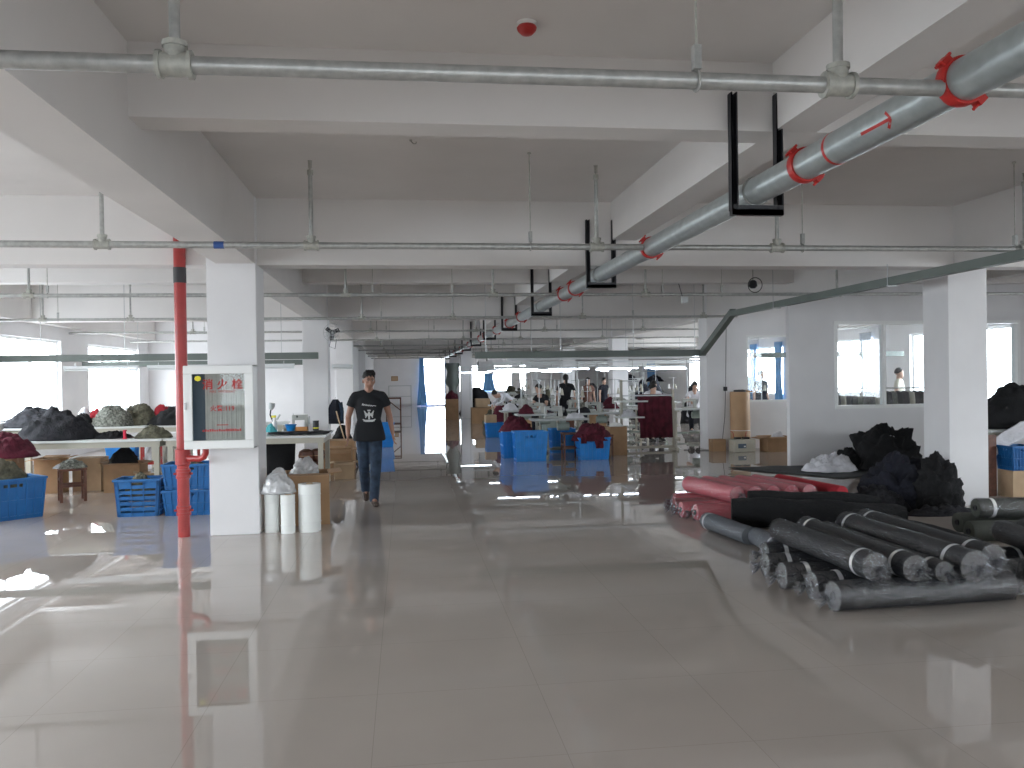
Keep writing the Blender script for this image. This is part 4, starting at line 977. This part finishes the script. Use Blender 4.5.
crate('front blue crate at the aisle corner before the nearest sewing table', (2.37,16.12,0), .62,.44,.56, 0, 'v', 'blue')
crate('blue crate with the maroon heap behind the aisle corner crate', (2.17,16.98,0), .50,.60,.52, 0, 'v', 'blue')
heap('cloth_heap', 'maroon heap of cloth piled on the crate behind the aisle corner crate', 'cloth heap', (2.22,17.0,.50), .34, .34, .30, 'mar', 26)
crate('blue crate half covered by maroon cloth, right of the aisle corner crate', (3.60,16.12,0), .60,.42,.42, 0, 'v', 'blue')
heap('cloth_heap', 'maroon heap of cloth overflowing the right blue crate', 'cloth heap', (3.60,16.14,.36), .40, .30, .34, 'mar', 27)
cm = MB(); cloth_sheet(cm, 10, 10, lambda u, v: (3.68+.20*(u-.5)*(1-.3*v)+.01*math.sin(v*9), 15.885-.012*math.sin(u*9)-.02*math.sin(v*3), .50-.27*v), .01)
tag(cm.build('cloth_strip', 'mar', None, 'all'), 'strip of maroon cloth hanging over the front of the right blue crate', 'cloth')
cm = MB(); cloth_sheet(cm, 10, 10, lambda u, v: (3.38+.13*(u-.5)*(1-.2*v), 15.885-.012*math.sin(u*9)-.02*math.sin(v*3), .50-.17*v), .01)
tag(cm.build('cloth_strip', 'mar', None, 'all'), 'short strip of maroon cloth at the left front of the right blue crate', 'cloth')
crate('blue crate farther along the aisle, with a carton on top', (2.42,22.9,0), .5,.5,.38, 0, 'v', 'blue')
carton('small cardboard box on the farther blue crate', (2.30,22.9,.395), .30,.36,.20, 0, 'card2', False)
heap('cloth_heap', 'maroon heap behind the farther blue crate', 'cloth heap', (2.75,23.9,0), .45,.35,.8, 'mar', 28)
crate('blue crate under the nearest sewing table', (3.30,17.75,0), .5,.4,.5, 0, 'v', 'blue')
stool('dark stool tucked before the nearest sewing table', (3.2,16.35,0), 0, .32, .50)
stool('second dark stool beside the right blue crate', (4.0,16.85,0), .2, .30, .42)
carton('cardboard box behind the right blue crate, topped with white paper', (4.28,16.95,0), .36,.40,.56, 0, 'card', False)
heap('paper_pile', 'crumpled white paper on the cardboard box behind the right crate', 'paper', (4.28,16.95,.572), .15,.14,.07, 'paper', 29)
# rack with the maroon cloth
t = thing('garment_rack', 'steel machine rack with low base bar beside the hanging maroon cloth', 'rack', (4.57,17.7,0))
MB().bb(0,1.2,-.03,.03,.04,.09).bb(0,.05,-.28,.28,.0,.05).bb(1.15,1.2,-.28,.28,0,.05).build('base', 'leg', t)
for x in (0.0, 1.14): MB().bb(x,x+.05,-.025,.025,.09,1.52 if x == 0 else 1.30).build('post', 'leg', t)
MB().bb(0,1.19,-.02,.02,1.16,1.19).build('top_bar', 'steel', t)
MB().bb(-.08,.48,-.2,.25,.70,.73).bb(-.08,.55,-.22,.25,1.04,1.07).build('shelf', 'bench', t)
MB().bb(-.02,.4,-.02,.02,1.48,1.51).build('thread_arm', 'steel', t)
cm = MB()
def mf(u, v):
    x = 4.98+.72*u; s = v*2.0
    if s < 1: z = 1.20-.93*(1-s); y = 17.66-.02
    else: z = 1.20-.6*(s-1); y = 17.74+.02
    return (x+.006*math.sin(z*4), y+.016*math.sin(u*30+z*2)*(1-max(0,(z-1.0)/.25)), z)
cloth_sheet(cm, 48, 24, mf, .004)
o = cm.build('hanging_cloth', 'mar', None, 'all'); sol = o.modifiers.new('Solidify','SOLIDIFY'); sol.thickness = .008
tag(o, 'maroon cloth hanging over the steel rack in the sewing hall', 'cloth')
heap('cloth_heap', 'white and dark cloth on the lower shelf of the steel rack', 'cloth heap', (4.75,17.72,.732), .18,.14,.16, 'wh', 30)

# boxes at the second right column
carton('small cardboard box at the foot of the white column in the alcove', (6.50,17.12,0), .28,.25,.24, 0, 'card', False)
t = thing('control_box', 'beige electrical control box with a dark panel before the brown paper roll', 'control box', (6.92,16.82,0), 0)
MB().bb(-.235,.235,-.14,.14,0,.26).build('housing', 'wgrey', t, bevel=.012)
MB().bb(-.14,.03,-.146,-.14,.08,.17).build('display_panel', 'bluegrey', t); MB().bb(-.02,.02,-.1465,-.1455,.10,.13).build('display_mark', 'paper', t)
for i, dx in enumerate((-.10,.08)): MB().bb(dx-.06,dx+.06,-.06,.06,.26,.30).build('terminal_block', 'black', t, bevel=.004)
MB().tube([(-.15,.05,.26),(-.17,.05,.38),(-.2,.1,.42)], .008, 6).tube([(.1,.05,.28),(.12,.08,.38),(.16,.12,.40)], .008, 6).build('wires', 'red', t)
t = thing('paper_roll', 'tall brown kraft paper roll standing in the alcove', 'paper roll', (7.02,17.15,0))
MB().lathe([(.0,0),(.205,0),(.207,.05),(.205,1.22),(.20,1.23),(.06,1.23)], n=36).build('roll_body', 'kraft', t, True)
MB().lathe([(.06,1.225),(.13,1.232),(.13,1.27),(.03,1.28)], n=24).build('core_plug', 'black', t, True)
MB().ring((0,0,.42),(0,0,1),.207,.006,36,6).build('string', 'paper', t, True)
cm = MB(); cloth_sheet(cm, 8, 6, lambda u, v: (.04+.22*u, -.10+.2*v, 1.265-.04*u+.02*math.sin(v*4)), .004); cm.build('loose_paper', 'card', t)
carton('open cardboard box with white waste beside the kraft paper roll', (7.62,16.75,0), .52,.42,.30, 0, 'card', True, flap=.2)
heap('paper_pile', 'white waste paper in the open box beside the kraft roll', 'paper', (7.66,16.75,.18), .2,.16,.22, 'wh', 63)
t = thing('waste_bin', 'white bin on a black stand half hidden by the partition edge', 'bin', (8.0,16.6,0))
MB().bb(-.14,.14,-.14,.14,0,.66).build('stand', 'black', t, bevel=.01); MB().lathe([(.15,.66),(.19,1.02),(.195,1.02),(.17,.70)], n=24).build('bin_body', 'paper', t, True)
t = thing('wall_cable', 'thin cable hanging down the face of the second right column with a switch', 'cable', (6.78,17.34,0))
MB().tube([(.04,0,2.98),(.02,-.01,2.2),(.0,-.012,1.32),(-.03,-.02,.7),(-.10,-.03,.15),(-.2,-.06,.012),(-.6,-.1,.01),(-.9,.1,.01)], .006, 6).build('cord', 'black', t, True)
MB().bb(-.035,.035,-.02,.03,1.25,1.34).build('switch', 'black', t, bevel=.004)

# garments row behind the partition window
t = thing('clothes_rail', 'long steel clothes rail behind the partition window', 'rail', (8.3,16.0,0))
MB().cyl((0,0,1.28),(3.1,0,1.28),.014, n=10).build('rail', 'steel', t, True)
for x in (.05,3.05): MB().cyl((x,0,0),(x,0,1.28),.016, n=10).bb(x-.02,x+.02,-.25,.25,0,.03).build('post', 'steel', t)
gp = None
for i in range(24):
    x = 8.42+i*.122; c_ = ['bk','dk','wgrey','nv','dk','sp'][i % 6]
    t = thing('hanging_garment', 'dark garment on the rail behind the partition window, %s' % ('left stretch' if i < 8 else 'middle stretch' if i < 16 else 'right stretch'), 'garment', (x,16.0,0), 0, 'garments on the rail, ' + ('left' if i < 8 else 'middle' if i < 16 else 'right'))
    n = 16; rings = []
    for k, (z, w, th) in enumerate(((1.22,.03,.012),(1.19,.16,.03),(1.05,.19,.04),(.85,.18,.045),(.6,.21,.045),(.5,.22,.048))):
        rings.append([(th*math.cos(2*PI*j/n)+.006*math.sin(3*j+i), w*math.sin(2*PI*j/n), z) for j in range(n)])
    MB().loft(rings).build('garment_body', c_, t, True)
    MB().tube([(0,0,1.21),(0,0,1.265),(0,.012,1.295),(0,.024,1.29)], .003, 5).build('hanger', 'steel', t)

# ------------------------------------------------------------------ piles by the partition
cm = MB(); cloth_sheet(cm, 30, 16, lambda u, v: (5.42+3.1*u+.75*(1-v)*(1-u)*1.4+.05*math.sin(v*7), 12.05+1.8*v+.05*math.sin(u*9), .016+.008*noise.noise(Vector((u*9,v*6,2)))), .006)
tag(cm.build('ground_sheet', 'mat', None, 'all'), 'dark grey sheet spread on the floor in front of the partition', 'sheet')
heap('cloth_heap', 'heap of white cloth offcuts on the grey sheet by the partition', 'cloth heap', (6.78,12.85,.03), .42,.28,.24, 'wh', 132, lump=1.5, steep=.4)
heap('cloth_heap', 'tall heap of black cloth against the partition under its window', 'cloth heap', (7.80,13.0,.03), .54,.42,.64, 'bk', 134, lump=1.7, steep=.95)
heap('cloth_heap', 'low black heap joining the white offcuts and the tall black heap', 'cloth heap', (7.28,13.15,.03), .40,.26,.30, 'bk', 34, lump=1.2)
heap('cloth_scrap', 'white scrap caught in the tall black heap', 'cloth scrap', (7.80,12.84,.52), .07,.06,.06, 'wh', 35)
heap('cloth_scrap', 'cream scrap low on the tall black heap', 'cloth scrap', (7.66,12.70,.26), .045,.04,.07, 'wh', 36)
heap('bundle', 'large navy bundle of cloth leaning against the right column', 'bundle', (5.84,9.45,0), .46,.40,.54, 'nv', 239, lump=1.9, steep=1.0)
heap('bundle', 'upright black bundle between the navy bundle and the right column', 'bundle', (6.03,8.98,0), .25,.24,.58, 'bk', 241, lump=1.5, steep=1.0)
heap('cloth_heap', 'low charcoal heap spread left of the navy bundle', 'cloth heap', (5.45,9.25,0), .40,.30,.26, 'dk', 39, lump=1.2)
heap('cloth_heap', 'flat black cloth trailing at the foot of the right column', 'cloth heap', (5.95,8.78,0), .44,.16,.10, 'dk', 64)

# right edge behind the column
worktable('worktable right of the right column, buried under black cloth', 7.55, 9.4, 10.15, 11.3, .82, 'bench', None)
heap('cloth_heap', 'huge heap of black cloth on the worktable at the right edge', 'cloth heap', (8.30,10.65,.82), .80,.46,.58, 'bk', 65)
heap('cloth_drape', 'black cloth hanging in folds below the worktable at the right edge', 'cloth', (8.12,9.90,.02), .26,.20,.86, 'bk', 66, lump=.5)
cm = MB(); cloth_sheet(cm, 20, 10, lambda u, v: (7.44+.95*u, 10.02-.05*v+.12*(1-v)*u, (.62+.32*min(1,u*2.0)**.7)-.17*v+.012*math.sin(u*11)), .02)
tag(cm.build('cloth_strip', 'wh', None, 'all'), 'white cloth strip draped over the worktable edge at the right of the picture', 'cloth')
crate('blue plastic crate on a pale box behind the right column', (7.68,9.86,.34), .32,.30,.30, 0, 'v', 'blued')
carton('pale box under the blue crate behind the right column', (7.68,9.86,0), .30,.28,.33, 0, 'card2', False)
t = thing('cardboard_sheet', 'dark brown folded carton board leaning behind the right column', 'cardboard', (7.34,9.95,0))
MB().box((0,0,.39),(.26,.03,.78)).box((.01,.04,.37),(.24,.02,.72)).build('board', 'wood', t)

# ------------------------------------------------------------------ fabric rolls
fr = fabric_roll
# bottom layer, ends towards the aisle
fr('wrapped dark roll lying crosswise at the very front of the stack', (2.83,5.36,.10), (4.15,5.42,.10), .098, seed=1, band=None)
fr('crosswise wrapped dark roll, second from the front of the stack', (2.83,5.66,.10), (4.20,5.66,.10), .094, seed=2, band=(.13,None))
fr('crosswise wrapped dark roll, third from the front of the stack', (2.76,5.98,.095), (4.15,5.92,.095), .093, seed=3, band=(.12,None))
fr('crosswise wrapped dark roll, fourth from the front of the stack', (2.80,6.36,.09), (4.15,6.22,.095), .090, seed=4, band=(.12,None))
fr('crosswise dark roll under the rear ends of the stack', (2.98,6.78,.09), (4.25,6.72,.09), .088, seed=5, band=(.12,None))
# top layer, pointing at the camera
fr('wrapped roll on top of the stack, leftmost, with white band at its front end', (3.10,6.75,.285), (3.12,5.34,.285), .094, seed=6, band=(None,.90), tuft=(0,1))
fr('wrapped roll on top of the stack, second from the left', (3.38,6.85,.285), (3.37,5.28,.28), .088, seed=7, band=(.08,.9), tuft=(1,1))
fr('thin wrapped roll on top of the stack, third from the left', (3.56,6.85,.26), (3.55,5.24,.26), .066, seed=8, band=(None,.92), tuft=(0,1))
fr('wrapped roll on top of the stack, fourth from the left', (3.75,6.85,.295), (3.76,5.22,.29), .105, seed=9, band=(.07,.88), tuft=(0,1))
fr('wrapped roll on top of the stack, rightmost with a knotted tuft', (3.98,6.95,.30), (3.975,5.34,.30), .098, seed=10, band=(.07,.88), tuft=(0,1))
# black unwrapped
fr('thick unwrapped black roll lying between the pink rolls and the dark stack', (3.38,8.52,.155), (4.98,7.95,.14), .145, 'bk', False, band=None, seed=11, core=False, group='unwrapped black rolls')
fr('second thick black roll lying behind the first one', (3.62,8.66,.27), (4.9,8.28,.24), .085, 'bk', False, band=None, seed=12, core=False, group='unwrapped black rolls')
fr('long soft black roll on the right flank of the dark stack', (4.26,7.60,.20), (4.22,5.80,.27), .10, 'bk', False, band=None, seed=13, core=False, group='unwrapped black rolls')
fr('thin pale grey roll before the thick black roll, nearer the pink rolls', (3.08,8.42,.088), (3.17,7.55,.088), .085, 'rollp', True, (0,0), (.08,None), seed=14, group='pale grey rolls')
fr('thin pale grey roll before the thick black roll, nearer the dark stack', (3.22,7.52,.088), (3.20,7.0,.088), .083, 'rollp', True, (0,0), (None,.9), seed=15, group='pale grey rolls')
# pink rolls
fr('coral wrapped roll at the bottom, end nearest the pale grey roll', (3.14,8.95,.09), (4.9,9.02,.09), .088, 'pink', seed=16, tuft=(1,0), band=None, group='coral fabric rolls')
fr('coral wrapped roll at the bottom, second from the pale grey roll', (3.05,9.17,.09), (4.9,9.22,.09), .088, 'pink', seed=17, tuft=(1,0), band=None, group='coral fabric rolls')
fr('red wrapped roll at the bottom, third from the pale grey roll', (3.05,9.40,.09), (4.9,9.43,.09), .088, 'redc', seed=18, tuft=(1,0), band=None, group='coral fabric rolls')
fr('coral wrapped roll at the bottom, farthest from the pale grey roll', (3.12,9.62,.09), (4.9,9.65,.09), .088, 'pink', seed=19, tuft=(1,0), band=None, group='coral fabric rolls')
fr('coral wrapped roll at the very back of the bottom layer', (3.2,9.85,.09), (4.9,9.87,.09), .088, 'pink', seed=20, tuft=(1,0), band=None, group='coral fabric rolls')
nml = ['leftmost','second from the left','third from the left','fourth from the left','fifth from the left']
for i, x in enumerate((3.58,3.79,4.00,4.21,4.42)):
    fr('coral wrapped roll on the top layer, ' + nml[i], (x-.16,9.98,.27), (x+.03,8.93,.27), .092, 'pink', seed=21+i, tuft=(0,1), band=None, core=False, group='coral fabric rolls')
fr('bright red unwrapped roll at the right of the coral rolls', (4.58,10.0,.27), (4.82,8.9,.25), .085, 'redc', False, band=None, seed=30, core=False, group='coral fabric rolls')
# right edge rolls
fr('crosswise wrapped dark roll at the right picture edge, lowest', (4.42,5.45,.10), (5.7,5.5,.10), .095, seed=31)
fr('crosswise wrapped dark roll at the right picture edge, behind the lowest', (4.45,5.75,.10), (5.8,5.8,.10), .095, seed=32)
fr('crosswise wrapped dark roll at the right picture edge, farther back', (4.62,6.15,.10), (5.8,6.25,.10), .095, seed=33)
fr('wrapped dark roll on top at the right picture edge, pointing at the camera', (4.86,6.40,.275), (4.66,5.36,.275), .088, seed=34, band=(None,.9))
fr('second wrapped dark roll on top at the right picture edge', (5.10,6.45,.275), (4.92,5.40,.275), .088, seed=35, band=(None,.9))
fr('olive roll with a white band at the right picture edge, on top', (5.50,7.62,.26), (6.7,7.5,.26), .09, 'rollo', seed=36, band=(.12,.9), tuft=(0,0))
fr('olive roll at the right picture edge, lower front', (5.20,7.30,.10), (6.6,7.2,.10), .095, 'rollo', False, band=None, seed=37)
fr('olive roll at the right picture edge, lower rear', (5.40,7.75,.10), (6.8,7.7,.10), .095, 'rollo', False, band=None, seed=38)

# ------------------------------------------------------------------ people
man, shirt, V = person('person', 'person in a printed black t-shirt and blue jeans walking towards the camera', (-.46,11.05,0), .05,
    dict(pelvis=(.0,.02,.93), chest=(.0,.0,1.25), neck=(.0,-.01,1.44), head=(.005,-.03,1.585), yaw=.22, nod=.08,
         sl=(.185,.0,1.385), sr=(-.185,0,1.385), el=(.262,.06,1.13), wl=(.300,.02,.90), er=(-.262,.02,1.12), wr=(-.268,-.12,.90),
         hdl=(.10,-.12,-1), hdr=(-.0,-.25,-1),
         hl=(.085,0,.90), kl=(.075,-.10,.49), al=(.045,-.16,.07), tl=(.07,-.32,.025),
         hr=(-.085,.02,.90), kr=(-.075,-.02,.50), ar=(-.055,.30,.165), tr=(-.05,.20,.03)), bulk=1.0)
# print on the t-shirt
def shirt_patch(nm, pts, th=.0):
    mb = MB(); k = len(pts)
    mb.add([(x, y, z) for x, y, z in pts]+[(x, y+.004, z) for x, y, z in pts], [tuple(range(k)), tuple(range(2*k-1,k-1,-1))]+[(i,(i+1)%k,k+(i+1)%k,k+i) for i in range(k)]); return mb
def fy(x, z): return -.1275 + .34*x*x*2.2 + (.006 if z > 1.27 else 0) + .02*max(0, 1.12-z)
mb = MB()
def quad(x0,z0,x1,z1,w):
    dx, dz = x1-x0, z1-z0; L = math.hypot(dx,dz) or 1; nx, nz = -dz/L*w/2, dx/L*w/2
    P = [(x0+nx,z0+nz),(x1+nx,z1+nz),(x1-nx,z1-nz),(x0-nx,z0-nz)]
    mb.add([(x, fy(x,z), z) for x, z in P]+[(x, fy(x,z)+.006, z) for x, z in P], [(0,1,2,3),(7,6,5,4),(0,4,5,1),(1,5,6,2),(2,6,7,3),(3,7,4,0)])
# script line across the chest
pts = [(-.085,1.270),(-.075,1.295),(-.067,1.268),(-.052,1.285),(-.046,1.266),(-.032,1.282),(-.026,1.262),(-.010,1.278),(-.004,1.260),(.012,1.276),(.018,1.258),(.034,1.272),(.040,1.256),(.060,1.266),(.090,1.258)]
for a, b in zip(pts, pts[1:]): quad(*a, *b, .008)
# winged figure
for k in range(5):
    quad(-.004,1.13+.012*k,-.062+.004*k,1.20-.022*k,.012); quad(.004,1.13+.012*k,.062-.004*k,1.20-.022*k,.012)
quad(0,1.19,0,1.09,.022); quad(-.02,1.205,.02,1.205,.016)
quad(-.07,1.075,.07,1.075,.020); quad(-.05,1.062,.05,1.062,.006); quad(-.08,1.092,-.05,1.078,.014); quad(.08,1.092,.05,1.078,.014)
mb.build('shirt_print', 'print', man)

def seated(label, loc, rz, shirt, lh=False, lean=.12, sk='skinl', longs=.5):
    return person('person', label, loc, rz, dict(pelvis=(0,.12,.52), chest=(0,.02-lean*.3,.86), neck=(0,-lean,1.04), head=(0,-lean-.05,1.19), nod=.35,
        sl=(.17,-lean*.7,.99), sr=(-.17,-lean*.7,.99), el=(.22,-.22,.80), wl=(.12,-.42,.84), er=(-.22,-.22,.80), wr=(-.12,-.42,.84),
        hl=(.09,.10,.50), kl=(.12,-.30,.50), al=(.12,-.28,.09), hr=(-.09,.10,.50), kr=(-.12,-.30,.50), ar=(-.12,-.28,.09), tl=(.12,-.42,.03), tr=(-.12,-.42,.03)),
        shirt, 'nv', 'black', sk, sleeve=longs, longhair=lh, face=False, bulk=.92)[0]
person('person', 'person in a white long-sleeved shirt bending over a sewing table, dark trousers', (3.05,24.75,0), -1.2,
    dict(pelvis=(0,.12,.88), chest=(0,-.14,1.05), neck=(0,-.32,1.10), head=(0,-.46,1.12), nod=.9, sl=(.16,-.26,1.08), sr=(-.16,-.26,1.08), el=(.2,-.36,.88), wl=(.1,-.52,.82), er=(-.2,-.36,.88), wr=(-.1,-.52,.82)),
    'wh', 'nv', 'black', 'skinl', sleeve=2, face=False, bulk=.95)
seated('person in a dark shirt leaning over a sewing table with bare forearms', (3.75,22.5,0.0), -.9, 'tee', False, .2).scale = (1.08,)*3
person('person', 'person in a black top standing among the sewing tables with head turned away', (4.3,22.45,0), PI*.9, dict(yaw=.3), 'tee', 'nv', 'black', 'skinl', face=False, bulk=.9, scale=.97, longhair=True)
person('person', 'person in a brownish top standing farther back in the sewing hall', (5.6,25.6,0), .3, None, 'wood', 'nv', 'black', 'skinl', face=False, bulk=.9, scale=.91, longhair=True)
person('person', 'person in navy standing at the back left of the pale square column', (6.75,28.3,0), .6, None, 'nv', 'nv', 'black', 'skinl', face=False, bulk=.95, scale=.90)
seated('person in dark clothes seated behind the maroon cloth, left head of two', (6.0,20.3,0), .2, 'tee', False, .1).scale = (1.06,)*3
seated('person in a white shirt seated behind the maroon cloth, right head of two', (6.72,22.6,0), .1, 'wh', True, .1, longs=2).scale = (1.12,)*3
seated('person in white seated at the sewing table left of the white column', (8.15,23.2,0), -.2, 'wh', True, .05).scale = (1.08,)*3
person('person', 'person in dark blue standing behind the alcove window', (9.05,20.75,0), .4, None, 'nv', 'nv', 'black', 'skinl', face=False, bulk=1.15, scale=.98)
person('person', 'person in grey standing beyond the partition window', (10.9,17.6,0), .8, None, 'wgrey', 'nv', 'black', 'skinl', face=False, bulk=.95, scale=.98)
bpy.context.view_layer.update()
t = thing('hanging_shirt', 'pale blue shirt on a hanger behind the alcove window', 'shirt', (8.72,20.9,1.15))
MB().loft([[((w)*math.cos(2*PI*j/20), .05*math.sin(2*PI*j/20), z) for j in range(20)] for z, w in ((-.35,.17),(-.1,.16),(.2,.18),(.34,.20),(.40,.05))]).build('shirt_body', 'curt', t, True)
for sg in (-1,1): MB().tube([(sg*.17,0,.32),(sg*.22,0,.2),(sg*.25,0,.05)], [.06,.05,.05], 10).build('sleeve', 'curt', t, True)
MB().cyl((0,0,.4),(0,0,ZC-1.15),.004,n=6).build('hanger', 'steel', t)

# shelving on the right wall, deep in the sewing hall
for i, (x, y) in enumerate(((9.9,38.6),(11.2,38.9))):
    t = thing('storage_shelf', 'tall steel shelf at the back of the sewing hall, ' + ('left' if i == 0 else 'right') + ' one', 'shelf', (x,y,0), 0, 'storage shelves')
    for a in (0,1.16):
        for b in (0,.46): MB().bb(a,a+.04,b,b+.04,0,1.85).build('post', 'lgrey', t)
    for z in (.3,.8,1.3,1.8): MB().bb(0,1.2,0,.5,z,z+.03).build('shelf_board', 'lgrey', t)
    for k, (z, m_) in enumerate(((.33,'dk'),(.83,'sp'),(1.33,'nv'))):
        heap('cloth_heap', '%s cloth on the %s board of the %s tall steel shelf' % ({'dk':'charcoal','sp':'speckled','nv':'navy'}[m_], ['bottom','middle','top'][k], ('left' if i == 0 else 'right')), 'cloth heap', (x+.6,y+.22,z), .42,.18,.34, m_, 90+k+i*4, n=30, ring=12)

# ------------------------------------------------------------------ daylight, camera
w = bpy.data.worlds.new('sky'); sc.world = w; w.use_nodes = True; nt = w.node_tree
bg = nt.nodes['Background']; bg.inputs['Color'].default_value = (.91, .955, 1.0, 1); bg.inputs['Strength'].default_value = 1.0
tcw = nt.nodes.new('ShaderNodeTexCoord'); sx = nt.nodes.new('ShaderNodeSeparateXYZ'); rp = nt.nodes.new('ShaderNodeMapRange')   # overcast sky above, duller ground below
rp.inputs['From Min'].default_value = -.12; rp.inputs['From Max'].default_value = .12; rp.inputs['To Min'].default_value = 7.5; rp.inputs['To Max'].default_value = 16.0
nt.links.new(tcw.outputs['Generated'], sx.inputs[0]); nt.links.new(sx.outputs['Z'], rp.inputs['Value']); nt.links.new(rp.outputs[0], bg.inputs['Strength'])

cam = bpy.data.cameras.new('camera'); co = bpy.data.objects.new('camera', cam); COL.objects.link(co); sc.camera = co
cam.sensor_fit = 'HORIZONTAL'; cam.sensor_width = 36; cam.lens = 36*847.67/1024; cam.clip_end = 200; cam.clip_start = .05
yaw, pitch, roll = .1261, -.007, -.0144
F = Vector((math.sin(yaw)*math.cos(pitch), math.cos(yaw)*math.cos(pitch), math.sin(pitch)))
R = Vector((math.cos(yaw), -math.sin(yaw), 0)); U = R.cross(F)
R2 = R*math.cos(roll)+U*math.sin(roll); U2 = -R*math.sin(roll)+U*math.cos(roll)
co.matrix_world = Matrix(((R2.x,U2.x,-F.x,0),(R2.y,U2.y,-F.y,0),(R2.z,U2.z,-F.z,1.59),(0,0,0,1)))

sc.view_settings.view_transform = 'Standard'; sc.view_settings.look = 'None'
sc.view_settings.gamma = 1; sc.view_settings.use_curve_mapping = False
sc.view_settings.exposure = 0.26
sc.cycles.use_denoising = True
try: sc.cycles.denoiser = 'OPENIMAGEDENOISE'
except Exception: pass
sc.cycles.max_bounces = 14; sc.cycles.diffuse_bounces = 7; sc.cycles.glossy_bounces = 5; sc.cycles.transparent_max_bounces = 24
sc.cycles.caustics_reflective = False; sc.cycles.sample_clamp_indirect = 8
